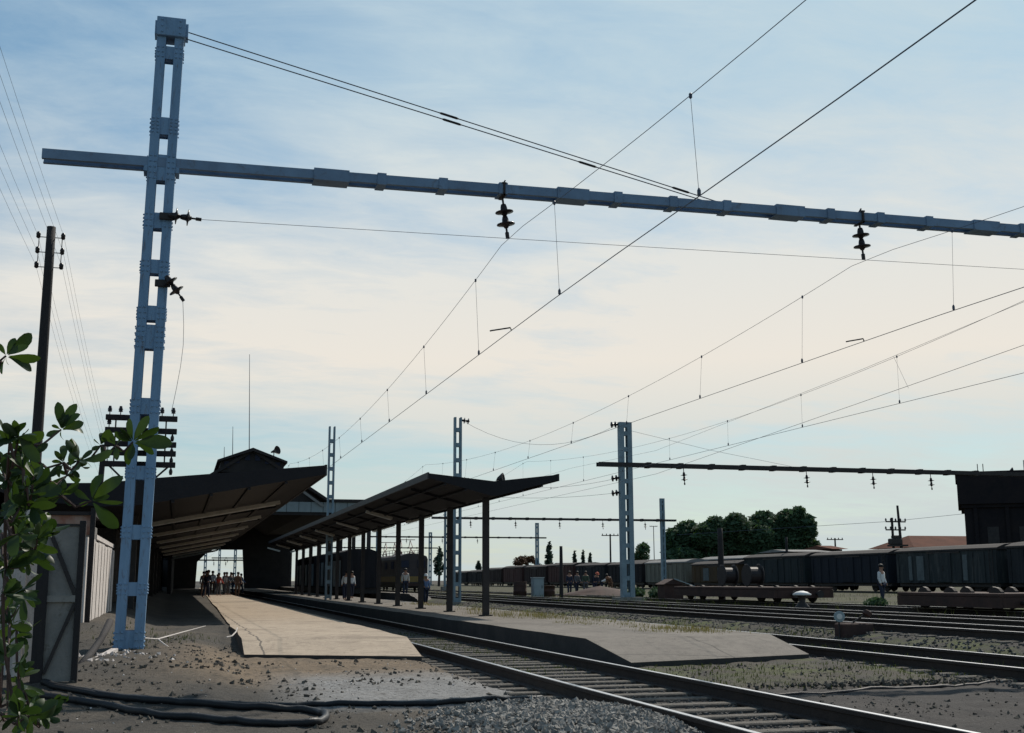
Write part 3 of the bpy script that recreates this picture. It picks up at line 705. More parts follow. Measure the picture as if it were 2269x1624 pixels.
def canopy1():
    t = thing('platform_canopy', (1, 33.5, .42), 'big dark cantilever canopy over the left platform, rising towards the tracks', 'canopy')
    y0, y1 = 33.5, 112
    P = [(-4.2, 3.55), (-4.2, 3.98), (-2, 4.03), (-.85, 4.17), (3.85, 4.63), (3.85, 4.37), (-1.0, 3.46), (-2.0, 3.4)]
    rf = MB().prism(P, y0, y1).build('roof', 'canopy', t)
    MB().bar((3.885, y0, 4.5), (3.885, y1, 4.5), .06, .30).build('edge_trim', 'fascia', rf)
    for i in range(8):
        y = 42.5+9.85*i
        fx = MB().bar((-1.05, y, 3.33), (3.35, y, 4.155), .30, .11).build('light_fixture', 'fixture', t)
        MB().tube([(-.9, y, 3.29), (3.2, y, 4.06)], .022, 6).build('lamp_tube', 'white', fx)
    for i in range(8):
        y = 47.4+9.85*i
        MB().bar((-1.3, y, 3.40), (3.6, y, 4.31), .10, .10).build('rafter', 'canopy', t)
    for x in (-.2, .8, 1.8, 2.8): MB().box(x-.04, x+.04, y0+.02, y1-.02, 3.46+(x+1)*.1876-.075, 3.46+(x+1)*.1876-.012).build('purlin', 'canopy', t)
    for i in range(8):
        y = 37.6+9.85*i
        MB().box(-1.5, -1.2, y-.15, y+.15, .35, 3.4, .015).build('column', 'darksteel', t)
canopy1()
# station building along the left
t = thing('station_building', (-6, 46, .4), 'dark station building under the left canopy', 'building')
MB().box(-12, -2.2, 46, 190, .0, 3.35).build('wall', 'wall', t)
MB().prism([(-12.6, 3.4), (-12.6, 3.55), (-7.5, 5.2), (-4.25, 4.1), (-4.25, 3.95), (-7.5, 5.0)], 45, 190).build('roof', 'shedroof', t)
for i in range(9):
    y = 49+9.8*i; d = MB().box(-2.2, -2.14, y, y+1.3, .42, 2.7).build('door', 'brown_cloth', t)
    f = MB().box(-2.2, -2.15, y+4, y+5.6, 1.3, 2.6).build('window', 'darksteel', t); MB().box(-2.149, -2.135, y+4.1, y+5.5, 1.4, 2.5).build('pane', 'navy_cloth', f)
# train shed
YS = 100
t = thing('train_shed', (5.5, YS, .3), 'dark gabled train shed with roof lantern and a pale sheeted band, behind the left canopy', 'train shed')
A = lambda x, y: at(x, y, Y=YS)
ap, ll, lr, lb, ev, fl = A(560, 995), A(483, 1022), A(637, 1028), A(637, 1046), A(727, 1106), A(818, 1106)
cxr = ap.x; he = ev.x-cxr
YE = 175
zr = lb.z+(lb.z-ev.z)/(ev.x-lb.x)*(lb.x-cxr)
roofp = [(cxr-he, ev.z), (cxr, zr), (ev.x, ev.z), (ev.x, ev.z-.25), (cxr, zr-.3), (cxr-he, ev.z-.25)]
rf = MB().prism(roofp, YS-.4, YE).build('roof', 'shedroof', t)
MB().prism([(cxr-he+.4, ev.z-.26), (cxr, zr-.32), (ev.x-.4, ev.z-.26)], YS+.2, YS+.35).build('gable_wall', 'wall', t)
MB().box(ev.x+.03, 15.6, YS-.2, YE, ev.z-.22, ev.z).build('aisle_roof', 'shedroof', t)
bb = ev.z-(A(727, 1106).z-A(727, 1135).z)
bd = MB()
x = cxr-he+.2
while x < 15.3:
    bd.box(x, min(x+.96, 15.4), YS-.02, YS+.06, bb, ev.z-.262); x += 1.0
bd.build('sheeted_band', 'band', t)
MB().box(cxr-he+.2, 15.5, YS+.07, YS+.14, bb-.25, ev.z-.262).build('band_beam', 'wall', t)
MB().bar(A(672, 1090)+V((0, -.2, 0)), A(716, 1122)+V((0, -.2, 0)), .08, .2).build('brace', 'roof_pale', t)
MB().bar((ap.x, YS-.39, ap.z-.0), (ap.x, YS-.39, ap.z+.001), .01, .01)
hw = (lr.x-ll.x)/2; lz = (ll.z+lr.z)/2
lt = MB().prism([(cxr-hw+.25, lb.z-.1), (cxr-hw+.25, lz), (cxr, ap.z-.3), (cxr+hw-.25, lz), (cxr+hw-.25, lb.z-.1)], YS-.2, YE).build('lantern', 'wall', t)
MB().prism([(cxr-hw, lz-.05), (cxr-hw, lz+.12), (cxr, ap.z+.05), (cxr+hw, lz+.12), (cxr+hw, lz-.05), (cxr, ap.z-.22)], YS-.7, YE).build('lantern_roof', 'shedroof', lt)
for i in range(6):
    xw = cxr-hw+.75+i*(2*hw-1.5)/5; zc = lz-.15+(.55 if i in (2, 3) else .3 if i in (1, 4) else -.1)
    MB().box(xw-.2, xw+.2, YS-.26, YS-.201, zc-.25, zc+.3, .01).build('lantern_opening', 'navy_cloth', lt)
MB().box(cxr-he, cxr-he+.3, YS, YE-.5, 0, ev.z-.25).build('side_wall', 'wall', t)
for i in range(9): MB().box(15.2, 15.5, YS+.3+i*9, YS+.6+i*9, 0, ev.z-.23).build('column', 'darksteel', t)
O = [at(x, y, Y=YE) for x, y in ((437, 1245), (455, 1228), (470, 1218), (537, 1218), (541, 1300))]
e = MB(); L_, R_, T_ = -2.6, 15.55, ev.z-.1
y0, y1 = YE-.45, YE-.12
e.prism([(L_, 0), (O[0].x-.15, 0), (O[0].x, O[0].z), (O[1].x, O[1].z), (O[2].x, O[2].z), (O[2].x, T_), (L_, T_)], y0, y1)
e.box(O[2].x+.001, O[3].x, y0, y1, O[2].z, T_)
e.prism([(O[3].x+.002, O[3].z), (O[4].x, 0), (R_, 0), (R_, T_), (O[3].x+.002, T_)], y0, y1)
e.build('end_wall', 'wall', t)
MB().prism([(cxr-he+.05, T_+.01), (ev.x-.05, T_+.01), (cxr, zr-.12)], y0, y1).build('end_gable', 'wall', t)
# rooftop aerials and a loudspeaker
for px, yt, yb, lab in ((553, 785, 1000, 'tall thin aerial on the shed lantern'), (516, 945, 1012, 'shorter aerial left of the tall one on the shed lantern'), (497, 990, 1018, 'shortest aerial at the left end of the shed lantern')):
    a, b = at(px, yt, Y=YS+2), at(px, yb, Y=YS+2)
    o = tag(MB().tube([(b.x, YS+2, b.z-.8), a], [.045, .02], 6).build('aerial', 'wire', None, org=(b.x, YS+2, b.z-.8)), lab, 'aerial', 'roof aerials')
a = A(607, 1000); t = thing('loudspeaker', a, 'horn loudspeaker on a stub at the right slope of the shed lantern', 'loudspeaker')
MB().tube([(a.x, YS, a.z-1.2), a], .04, 6).build('stub_post', 'darksteel', t); MB().lathe([(.06, -.3), (.1, -.1), (.16, .1), (.36, .38), (.38, .4), (.1, .2)], a, V((.7, -.7, .2)), 12).build('horn', 'darksteel', t)

# ------------------------------------------------------------------ people
def skinmesh(name, verts, edges, rad, m, parent, sub=1):
    me = bpy.data.meshes.new(name); me.from_pydata(verts, edges, []); me.materials.append(MT[m])
    o = bpy.data.objects.new(name, me); COL.objects.link(o); o.parent = parent
    mo = o.modifiers.new('skin', 'SKIN'); mo.use_smooth_shade = True
    if not me.skin_vertices: me.skin_vertices.new()
    for i, r in enumerate(rad): me.skin_vertices[0].data[i].radius = r if isinstance(r, tuple) else (r, r)
    me.skin_vertices[0].data[0].use_root = True
    if sub: o.modifiers.new('sub', 'SUBSURF').levels = sub; o.modifiers['sub'].render_levels = sub
    return o
def person(x, y, z, face, label, shirt, trousers, hat=None, bend=0.0, stride=.12, arms=0.0, h=1.7, group=None):
    t = thing('person', (x, y, z), label, 'person', group); t.rotation_euler.z = face
    k = h/1.7
    cb, sb = math.cos(bend), math.sin(bend)
    def up_(px, py, pz):      # bend the upper body forward (local -Y is forward) about the hip
        dz = pz-.92; return (px*k, (py*cb-dz*sb)*k, (.92+dz*cb-py*-sb*.0)*k)
    lo = lambda a, b, c: (a*k, b*k, c*k)
    aw = arms
    Vv = [lo(0, 0, .92), up_(0, .01, 1.12), up_(0, 0, 1.36), up_(0, 0, 1.47), up_(0, -.01, 1.56), up_(0, -.02, 1.68),
          up_(-.17, 0, 1.38), up_(-.22, .02-aw*.1, 1.12), up_(-.23, -.05-aw*.3, .88+aw*.1), up_(-.23, -.08-aw*.34, .80+aw*.12),
          up_(.17, 0, 1.38), up_(.22, .02-aw*.1, 1.12), up_(.23, -.05-aw*.3, .88+aw*.1), up_(.23, -.08-aw*.34, .80+aw*.12),
          lo(-.10, 0, .86), lo(-.11, -stride*.5, .48), lo(-.11, -stride*.6, .08), lo(-.12, -stride*.6-.17, .03),
          lo(.10, 0, .86), lo(.11, stride*.35-.02, .48), lo(.11, stride, .08), lo(.12, stride-.17, .03)]
    E = [(0, 1), (1, 2), (2, 3), (3, 4), (4, 5), (2, 6), (6, 7), (7, 8), (8, 9), (2, 10), (10, 11), (11, 12), (12, 13), (0, 14), (14, 15), (15, 16), (16, 17), (0, 18), (18, 19), (19, 20), (20, 21)]
    R = [(.13, .10), (.125, .09), (.14, .095), .055, (.085, .10), (.075, .09), .062, .045, .034, .038, .062, .045, .034, .038, .085, .06, .045, .04, .085, .06, .045, .04]
    skinmesh('body', Vv, E, [tuple(a*k for a in r) if isinstance(r, tuple) else r*k for r in R], 'skin', t)
    g = .022
    idx = [1, 0, 2, 6, 7, 10, 11, 8, 12]; E2 = [(0, 1), (0, 2), (2, 3), (3, 4), (2, 5), (5, 6), (4, 7), (6, 8)]
    skinmesh('shirt', [Vv[i] for i in idx], E2, [(.145*k, .11*k), (.15*k, .12*k), (.165*k, .115*k), .082*k, .062*k, .082*k, .062*k, .05*k, .05*k], shirt, t)
    idx = [0, 14, 15, 16, 18, 19, 20]; E3 = [(0, 1), (1, 2), (2, 3), (0, 4), (4, 5), (5, 6)]
    skinmesh('trousers', [Vv[i] for i in idx], E3, [(.15*k, .115*k), .105*k, .08*k, .068*k, .105*k, .08*k, .068*k], trousers, t)
    hd = V(Vv[5]); nk = V(Vv[4]); d = (hd-nk).normalized()
    c = nk+d*.07*k
    hm = MB().lathe([(.103*k, -.01*k), (.112*k, .04*k), (.10*k, .085*k), (.065*k, .115*k), (.01, .125*k)], c+V((0, .012, 0))+V((x, y, z)), d, 12)
    if hat: hm.lathe([(.15*k, -.015*k), (.155*k, -.005*k), (.1*k, .005*k)], c+V((x, y, z)), d, 12)
    hm.build('helmet' if hat else 'hair', hat or 'hair', t, True)
    fc = MB()      # nose and ears
    q = c+V((x, y, z))-d*.04*k
    fc.tube([q+V((0, -.085*k, .01)), q+V((0, -.115*k, -.025))], [.008, .016], 5); fc.tube([q+V((-.09*k, 0, -.02)), q+V((-.098*k, .01, .02))], .014, 5); fc.tube([q+V((.09*k, 0, -.02)), q+V((.098*k, .01, .02))], .014, 5)
    fc.build('face', 'skin', t)
    return t
person(29.5, 46.4, .36, .5, 'person in a loose white shirt and dark trousers standing before the wagons', 'white_shirt', 'navy_cloth', stride=.1, arms=.15)
W = [(1262, .0, 'person in dark blue clothes standing at the left end of the work gang', 'navy_cloth', 'navy_cloth', None, 0), (1278, .4, 'person in dark grey standing second in the work gang', 'grey_cloth', 'navy_cloth', None, .1), (1298, -.3, 'person in dark green standing mid gang', 'green_cloth', 'grey_cloth', None, .1),
     (1318, .3, 'person in a red helmet leaning forward in the work gang', 'navy_cloth', 'navy_cloth', 'red_helmet', .5), (1334, .9, 'person in a white shirt bending right over in the work gang', 'white_shirt', 'navy_cloth', None, 1.15), (1353, -.9, 'person in brown bending at the right end of the work gang', 'brown_cloth', 'brown_cloth', None, .8)]
for x, f, l, s1, s2, hat, bd_ in W:
    q = at(x, 1318, Y=86+random.uniform(-1.5, 1.5)); person(q.x, q.y, gz(q.x, q.y), f, l, s1, s2, hat, bd_, arms=.5+bd_*.3, group='track workers beside the yard')
q = at(940, 1300, Y=70); person(q.x+.1, 70, gz(q.x, 70), .3, 'person in white cap and blue shirt standing right of the locomotive', 'blue_cloth', 'navy_cloth', 'white_helmet')
q = at(898, 1300, Y=78); person(q.x, 78, gz(q.x, 78)+.3, 0, 'person in a pale shirt standing before the locomotive front', 'pale_cloth', 'navy_cloth')
for x, y_, lab, sh_ in ((764, 66, 'person sitting low in white at the foot of the mast between canopies', 'white_shirt'), (779, 72, 'person in white beside a canopy post, right of the seated one', 'white_shirt')):
    q = at(x, 1300, Y=y_); person(q.x, y_, .42, .4, lab, sh_, 'navy_cloth', h=1.55, bend=.3 if x == 764 else 0)
CR = [(447, 86, 'grey_cloth', 'grey clothes'), (455, 78, 'navy_cloth', 'navy clothes, nearest the left edge of the paving'), (462, 96, 'brown_cloth', 'a brown top'), (472, 96, 'white_shirt', 'a white top'), (480, 99, 'blue_cloth', 'a blue top'), (487, 88, 'red_cloth', 'a red top'),
      (494, 94, 'navy_cloth', 'navy, right behind the red top'), (501, 93, 'pale_cloth', 'a pale top'), (508, 90, 'grey_cloth', 'a grey top'), (515, 99, 'green_cloth', 'a green top'), (523, 84, 'brown_cloth', 'dark brown near the right of the crowd'), (530, 97, 'blue_cloth', 'blue at the right end of the crowd')]
for x, y_, c_, l in CR:
    q = at(x+random.uniform(-4, 4), 1300, Y=y_); person(q.x, y_, .43, random.uniform(-2.6, 2.6), 'person waiting on the left platform, in '+l, c_, random.choice(('navy_cloth', 'grey_cloth', 'brown_cloth')), h=random.uniform(1.5, 1.8), bend=random.choice((0, 0, .1, .25)), stride=random.uniform(.05, .28), arms=random.uniform(0, 1.2), group='people waiting on the platform')

# ------------------------------------------------------------------ rail vehicles
def wheels(bg, x0, x1, y, z, r, n=14):
    for x in (x0, x1): MB().lathe([(r, 0), (r, .12), (r*.75, .13), (r*.2, .14)], (x, y, z), V((1, 0, 0)) if x == x1 else V((-1, 0, 0)), n).build('wheel', 'rail', bg)
def boxcar(yc, L, h, colour, label, ladder=True, xc=56.6, roofm='dark', panel=None):
    t = thing('goods_wagon', (xc, yc, .45), label, 'goods wagon', 'goods wagons on the far siding')
    w = 1.42; z0 = 1.15; z1 = .45+h
    fr = MB().box(xc-w, xc+w, yc-L/2, yc+L/2, z0, z1-.45, .02)
    k = yc-L/2+.06
    while k < yc+L/2:
        if abs(k-yc) > 1.0: fr.box(xc-w-.05, xc-w+.01, k-.04, k+.04, z0+.02, z1-.6)
        k += 1.32
    fr.build('body', WAG[colour], t, org=(xc, yc, z0))
    P = [(xc-w-.08, z1-.45), (xc-w-.06, z1-.32), (xc-.8, z1-.08), (xc, z1), (xc+.8, z1-.08), (xc+w+.06, z1-.32), (xc+w+.08, z1-.45)]
    MB().prism(P, yc-L/2-.12, yc+L/2+.12).build('roof', MT['roof_pale'] if roofm == 'pale' else MT['shedroof'], t)
    d = MB().box(xc-w-.09, xc-w-.01, yc-.95, yc+.95, z0+.08, z1-.6, .02).build('sliding_door', WAG[colour], t, org=(xc, yc, z0))
    MB().box(xc-w-.12, xc-w-.095, yc-.02, yc+.02, z0+.9, z0+1.3).build('handle', 'darksteel', d)
    MB().box(xc-w-.07, xc-w-.011, yc-2, yc+2, z1-.59, z1-.5).build('door_rail', 'darksteel', t)
    MB().box(xc-1.2, xc+1.2, yc-L/2+.05, yc+L/2-.05, .9, 1.145).box(xc-.3, xc+.3, yc-L/2-.5, yc+L/2+.5, 1.0, 1.2).build('underframe', 'darksteel', t)
    if ladder:
        ld = MB(); yy = yc-L/2+.35
        for dy in (0, .36): ld.box(xc-w-.11, xc-w-.075, yy+dy, yy+dy+.03, 1.1, z1-.5)
        for i in range(7): ld.box(xc-w-.10, xc-w-.08, yy+.03, yy+.36, 1.25+i*.34, 1.28+i*.34)
        ld.build('ladder', 'darksteel', t)
    for s in (-1, 1):
        yb = yc+s*(L/2-2.1)
        bg = MB().box(xc-1.0, xc+1.0, yb-1.15, yb+1.15, .78, .98, .03).build('bogie', 'darksteel', t)
        for dy in (-.85, .85): 
            wheels(bg, xc-.8, xc+.8, yb+dy, .9, .44)
    if panel:
        for j, (dy, wd) in enumerate(panel): MB().box(xc-w-.06, xc-w-.003, yc+dy-wd/2, yc+dy+wd/2, z0+.2, z1-.75).build('pale_panel', 'panelgrey', t)
    return t
LST = [('slate', 'dark slate boxcar at the right edge below the water tower', None), ('bluegreen', 'blue green boxcar with weathered pale streaks behind the white shirted person', [(-2.6, .5), (2.9, .9), (4.2, .4)]), ('navy', 'plain navy boxcar left of the streaked one', None), ('teal', 'teal boxcar right of the low ochre van', None),
       ('ochre', 'low ochre and blue brake van just right of the beige boxcar', [(-1.8, 1.6), (1.9, 1.4)]), ('beige', 'pale beige boxcar standing below the tree clump', None), ('dark', 'near black boxcar left of the beige one', None), ('slate', 'slate boxcar behind the far mast', None),
       ('oxide', 'red oxide boxcar, nearest of the reddish ones', None), ('brown', 'brown boxcar second along the reddish string', None), ('oxide', 'red oxide boxcar third along the reddish string', None), ('brown', 'brown boxcar near the far end of the line', None), ('dark', 'dark boxcar last but one at the far end', None), ('slate', 'slate boxcar last at the far end', None)]
HT = [3.55, 3.5, 3.45, 3.5, 3.0, 3.35, 3.3, 3.35, 3.55, 3.45, 3.5, 3.3, 3.0, 2.9]
for i, (c_, l, pn) in enumerate(LST):
    boxcar(65+13.4*i if i != 4 else 119.0-.4, 12.3 if i != 4 else 11.5, HT[i], c_, l, panel=pn, roofm='pale' if i == 5 else 'dark')
for i, (c_, l) in enumerate((('dark', 'dark boxcar of the rear row, behind the right edge wagons'), ('brown', 'brown boxcar of the rear row, behind the streaked boxcar'), ('slate', 'slate boxcar of the rear row with a pale roof'), ('dark', 'dark boxcar of the rear row under the transformer poles'), ('teal', 'teal boxcar of the rear row with a pale roof, right of the trees'),
                             ('dark', 'near black boxcar of the rear row below the tall tree'), ('brown', 'brown boxcar of the rear row behind the ochre van'), ('slate', 'slate boxcar of the rear row behind the beige boxcar'), ('dark', 'dark boxcar of the rear row near the far mast'), ('brown', 'brown boxcar of the rear row left of the far mast'))):
    boxcar(71+13.4*i, 12.3, 3.5 if i % 2 else 3.65, c_, l, xc=60.6, roofm='pale' if i in (2, 4) else 'dark')
# flat wagon with drums
def flat(yc, L, label, xc=26.3, zt=1.12, drums=False):
    t = thing('flat_wagon', (xc, yc, .45), label, 'flat wagon', 'rusty flat wagons')
    MB().box(xc-1.4, xc+1.4, yc-L/2, yc+L/2, zt-.12, zt, .02).build('deck', 'rust', t)
    MB().box(xc-1.42, xc-1.3, yc-L/2, yc+L/2, zt-.46, zt-.122).box(xc+1.3, xc+1.42, yc-L/2, yc+L/2, zt-.46, zt-.122).box(xc-1.29, xc+1.29, yc-L/2, yc-L/2+.12, zt-.46, zt-.122).box(xc-1.29, xc+1.29, yc+L/2-.12, yc+L/2, zt-.46, zt-.122).build('side_sill', 'rust', t)
    for s in (-1, 1):
        yb = yc+s*(L/2-1.6); bg = MB().box(xc-1.0, xc+1.0, yb-1.0, yb+1.0, .62, .8, .03).build('bogie', 'darksteel', t)
        for dy in (-.75, .75): 
            wheels(bg, xc-.8, xc+.8, yb+dy, .82, .37)
        for d in (-.6, .6): MB().lathe([(.07, 0), (.07, .3), (.16, .31), (.16, .35)], (xc+d, yc+s*L/2, zt-.3), V((0, s, 0)), 10).build('buffer', 'darksteel', t)
    return t
flat(52.9, 11, 'long rusty flat wagon carrying two dark drums')
flat(35.4, 5.6, 'short rusty flat wagon at the right edge', zt=1.0)
for x_, lab in ((1597, 'dark round drum on the long flat wagon, left one'), (1652, 'dark round drum on the long flat wagon, right one')):
    q = at(x_, 1297, X=25.6); o = thing('cable_drum', (26.0, q.y, 1.12), lab, 'drum', 'drums on the flat wagon')
    for s in (-1, 1): MB().lathe([(.50, -.03), (.53, 0), (.50, .03)], (26.0+s*.32, q.y, 1.65), V((1, 0, 0)), 20).build('flange', 'darksteel', o)
    MB().lathe([(.38, -.28), (.38, .28)], (26.0, q.y, 1.65), V((1, 0, 0)), 18).build('winding', 'darksteel', o)
# electric locomotive and its coaches
def coach(yc, L, xc, zroof, side, label, loco=False, win=None, name='passenger_coach', band=None, cat='coach', group=None, zb=.45):
    t = thing(name, (xc, yc, zb), label, cat, group)
    w = 1.35; z0 = zb+.75
    z1 = zroof
    P = [(xc-w, z0), (xc-w, z1-.5), (xc-w+.12, z1-.22), (xc-.6, z1), (xc+.6, z1), (xc+w-.12, z1-.22), (xc+w, z1-.5), (xc+w, z0)]
    MB().prism(P, yc-L/2, yc+L/2).build('body', side, t, org=(xc, yc, z0))
    MB().box(xc-1.2, xc+1.2, yc-L/2+.2, yc+L/2-.2, zb+.35, z0-.003).build('underframe', 'darksteel', t)
    if band: MB().box(xc-w-.02, xc-w-.004, yc-L/2+.3, yc+L/2-.3, z0+.12, z0+.62).box(xc-w+.1, xc+w-.1, yc-L/2-.02, yc-L/2-.004, z0+.12, z0+.62).build('stripe', band, t)
    for s in (-1, 1):
        yb = yc+s*(L/2-2.6); bg = MB().box(xc-1.05, xc+1.05, yb-1.4, yb+1.4, zb+.3, zb+.56, .03).build('bogie', 'darksteel', t)
        for dy in (-1.0, 1.0): 
            wheels(bg, xc-.8, xc+.8, yb+dy, zb+.45, .45)
    return t, w, z0, z1
LY = MT['ochre'] = mat('dull_yellow_paint', (.28, .18, .05), (.18, .12, .05), 2, .6, 0, .1)
MT['locobrown'] = mat('sooty_brown_paint', (.06, .045, .045), (.04, .033, .036), 1.5, .6, 0, .2)
zr_ = 3.85
lo, w, z0, z1 = coach(116.5, 17, 20.6, zr_, 'locobrown', 'dark electric locomotive with yellow lower stripe and reddish pantographs', True, name='electric_locomotive', band='ochre', cat='locomotive')
yf = 108
for dx in (-.75, .75):
    wd = MB().box(20.6+dx-.4, 20.6+dx+.4, yf-.05, yf-.003, z0+1.35, z0+2.1, .02).build('cab_window', 'darksteel', lo)
    MB().box(20.6+dx-.34, 20.6+dx+.34, yf-.065, yf-.051, z0+1.42, z0+2.03).build('pane', 'navy_cloth', wd)
    MB().lathe([(.14, 0), (.15, .06), (.12, .09)], (20.6+dx*1.1, yf-.003, z0+.85), V((0, -1, 0)), 12).build('headlight', 'white', lo)
    MB().lathe([(.08, 0), (.08, .4), (.2, .41), (.2, .46)], (20.6+dx, yf, zr_-3.0), V((0, -1, 0)), 10).build('buffer', 'darksteel', lo)
for i in range(4):
    y = 110.5+i*3.6; MB().box(20.6-w-.05, 20.6-w-.003, y, y+1.2, z0+1.3, z0+1.95).build('side_window', 'navy_cloth', lo)
MB().box(20.6-.5, 20.6+.5, yf-.35, yf-.05, z0-.25, z0+.0).build('coupler_beam', 'rust', lo)
MT['panto'] = mat('red_oxide_pantograph', (.30, .13, .11), (.22, .10, .09), 3, .6, 0, .1)
def pantograph(yc, par):
    mb = MB(); z = zr_+.02
    for s in (-.55, .55):
        mb.bar((20.6+s, yc-1.1, z+.18), (20.6+s, yc+1.1, z+.18), .06, .06)
        mb.tube([(20.6+s, yc-1.0, z+.2), (20.6+s*.9, yc+.9, z+.7), (20.6+s*.8, yc, z+1.3)], .035, 5); mb.tube([(20.6+s, yc+1.0, z+.2), (20.6+s*.9, yc-.9, z+.7), (20.6+s*.8, yc, z+1.3)], .035, 5)
        for dy in (-1, 1): mb.box(20.6+s-.07, 20.6+s+.07, yc+dy-.07, yc+dy+.07, z, z+.15)
    mb.bar((19.7, yc, z+1.36), (21.5, yc, z+1.36), .18, .06)
    mb.build('pantograph', 'panto', par)
pantograph(112, lo); pantograph(120.5, lo)
rl = MB()
for x in (19.55, 21.65):
    for z in (.35, .6): rl.bar((x, 109.5, zr_-.2+z), (x, 123.5, zr_-.2+z), .035, .035)
    for i in range(9): rl.bar((x, 109.5+1.75*i, zr_-.3), (x, 109.5+1.75*i, zr_+.42), .04, .04)
rl.build('roof_rail', 'panto', lo)
for j in range(2):
    c_, w, z0, z1 = coach(134.5+19*j, 18, 20.6, 3.55-.05*j, 'locobrown', ('brown coach coupled behind the locomotive', 'brown coach second behind the locomotive')[j], group='coaches behind the locomotive', band='ochre' if j == 0 else None)
    for i in range(8):
        y = 127+19*j+i*2; MB().box(20.6-w-.03, 20.6-w-.003, y, y+1.2, z0+1.0, z0+1.7).build('window', 'navy_cloth', c_)
# parked vans with pale panels on the track beyond the island platform
for j, yc in enumerate((94.5, 112.5)):
    c_, w, z0, z1 = coach(yc, 16.8, 12.65, 3.7, WAG['dark'], ('dark van with pale upright side panels parked under the island canopy', 'second panelled dark van, farther along under the island canopy')[j], name='panelled_van', cat='van', group='panelled vans', zb=.19)
    for i in range(6):
        y = yc-7.6+i*2.65; MB().box(12.65-w-.05, 12.65-w-.003, y, y+1.35, z0+.08, z0+1.95, .01).build('pale_panel', 'band' if i % 3 else 'grey', c_)

# ------------------------------------------------------------------ yard furniture
q = at(1191, 1319, Y=78)
t = thing('relay_cabinet', (q.x, 78, .35), 'grey blue upright equipment cabinet beside the yard track', 'cabinet')
MB().box(q.x-.36, q.x+.36, 77.7, 78.3, .34, 1.58, .02).build('case', 'grey', t); d = MB().box(q.x-.32, q.x+.32, 77.67, 77.698, .45, 1.5).build('door', 'grey', t); MB().box(q.x+.2, q.x+.24, 77.64, 77.669, .9, 1.1).build('handle', 'darksteel', d); MB().box(q.x-.4, q.x+.4, 77.66, 78.34, 1.581, 1.64, .01).build('lid', 'grey', t)
for dx, l in ((-1.05, 'rusty brown bin left of the grey cabinet'), (.95, 'rusty brown bin right of the grey cabinet')):
    t = thing('rusty_bin', (q.x+dx, 78.6, .35), l, 'bin', 'rusty bins beside the cabinet'); MB().lathe([(.42, 0), (.45, .02), (.45, .35), (.47, .37), (.45, .39), (.45, .75), (.46, .95 if dx < 0 else .7), (.40, .95 if dx < 0 else .7), (.4, .3)], (q.x+dx, 78.6, .34), n=16).build('drum', 'rust', t, True)
    MB().lathe([(.47, 0), (.48, .02), (.47, .04)], (q.x+dx, 78.6, 1.30 if dx < 0 else 1.05), n=16).build('rim', 'rust', t, True)
# disc point indicator
x, y, z = 14.55, 24.7, gz(14.55, 24.7)
t = thing('point_lever', (x, y, z), 'low point lever box with a grey round target disc, between two tracks at right', 'point lever')
MB().box(x+.05, x+.75, y-.2, y+.3, z-.05, z+.32, .03).build('lever_box', 'rust', t); MB().tube([(x+.3, y, z+.3), (x+.62, y-.1, z+.52)], .02, 6).build('lever', 'darksteel', t)
MB().lathe([(.1, 0), (.1, .09), (.06, .11)], (x+.62, y-.14, z+.50), V((.5, 0, .8)), 10).build('counterweight', 'rust', t)
MB().tube([(x, y, z-.05), (x, y, z+.42)], .02, 8).build('spindle', 'darksteel', t)
g_ = MB().lathe([(.11, 0), (.125, .008), (.125, .016), (.11, .024)], (x, y-.02, z+.47), V((-.45, -1, 0)), 20).build('target_disc', 'grey', t)
g_ = MB().lathe([(.06, 0), (.065, .004), (.04, .008)], (x-.009, y-.048, z+.47), V((-.45, -1, 0)), 16).build('disc_centre', 'white', t)
MB().box(x-.2, x+.95, y-.14, y+.24, z-.12, z-.04).build('timber_base', 'sleeper', t)
q = at(1778, 1342, Y=43); x = q.x
t = thing('point_lamp', (x, 43, .35), 'short dark point lamp with a white cap beside the flat wagon track', 'point lamp')
MB().lathe([(.3, 0), (.26, .1), (.12, .25), (.14, .4), (.2, .5)], (x, 43, .33), n=12).build('base', 'darksteel', t, True); MB().lathe([(.36, 0), (.37, .04), (.22, .13), (.05, .17)], (x, 43, .84), n=14).build('cap', 'white', t, True)
# low signs, piles, trolley
q = at(1487, 1300, Y=62); t = thing('sand_bin', (q.x, 62, .35), 'small dark red hut with a pale handrail near the far mast foot', 'hut')
MB().box(q.x-.6, q.x+.5, 61.5, 62.5, .3, 1.2, .03).build('box', 'rust', t); MB().prism([(q.x-.7, 1.205), (q.x-.1, 1.5), (q.x+.6, 1.205)], 61.4, 62.6).build('lid', 'rust', t)
MB().tube([(q.x-.1, 61.3, 1.5), (q.x+1.1, 61.3, 1.1), (q.x+1.1, 61.3, .3)], .03, 6).build('handrail', 'grey', t)
q = at(1330, 1316, Y=80)
mb = MB(); nz = 14; pts = []
for r in range(7):
    for a in range(nz):
        rr = (1-r/6)*random.uniform(.9, 1.1); pts.append((q.x+math.cos(a*2*PI/nz)*3.4*rr, 80+math.sin(a*2*PI/nz)*1.5*rr, .3+.75*(r/6)**.8))
mb.add(pts, [(r*nz+a, r*nz+(a+1) % nz, (r+1)*nz+(a+1) % nz, (r+1)*nz+a) for r in range(6) for a in range(nz)])
tag(mb.build('earth_heap', 'rust', None, True, org=(q.x, 80, .3)), 'low dark heap of earth in front of the work gang', 'earth heap')
def bush(x, ypx, Y, rx, rz, label, m='tree', n=700):
    q = at(x, ypx, Y=Y); crown('bush', [(q.x, Y, .3+rz*.8, rx, rx, rz)], n, .16, m, label, 'bush', None)
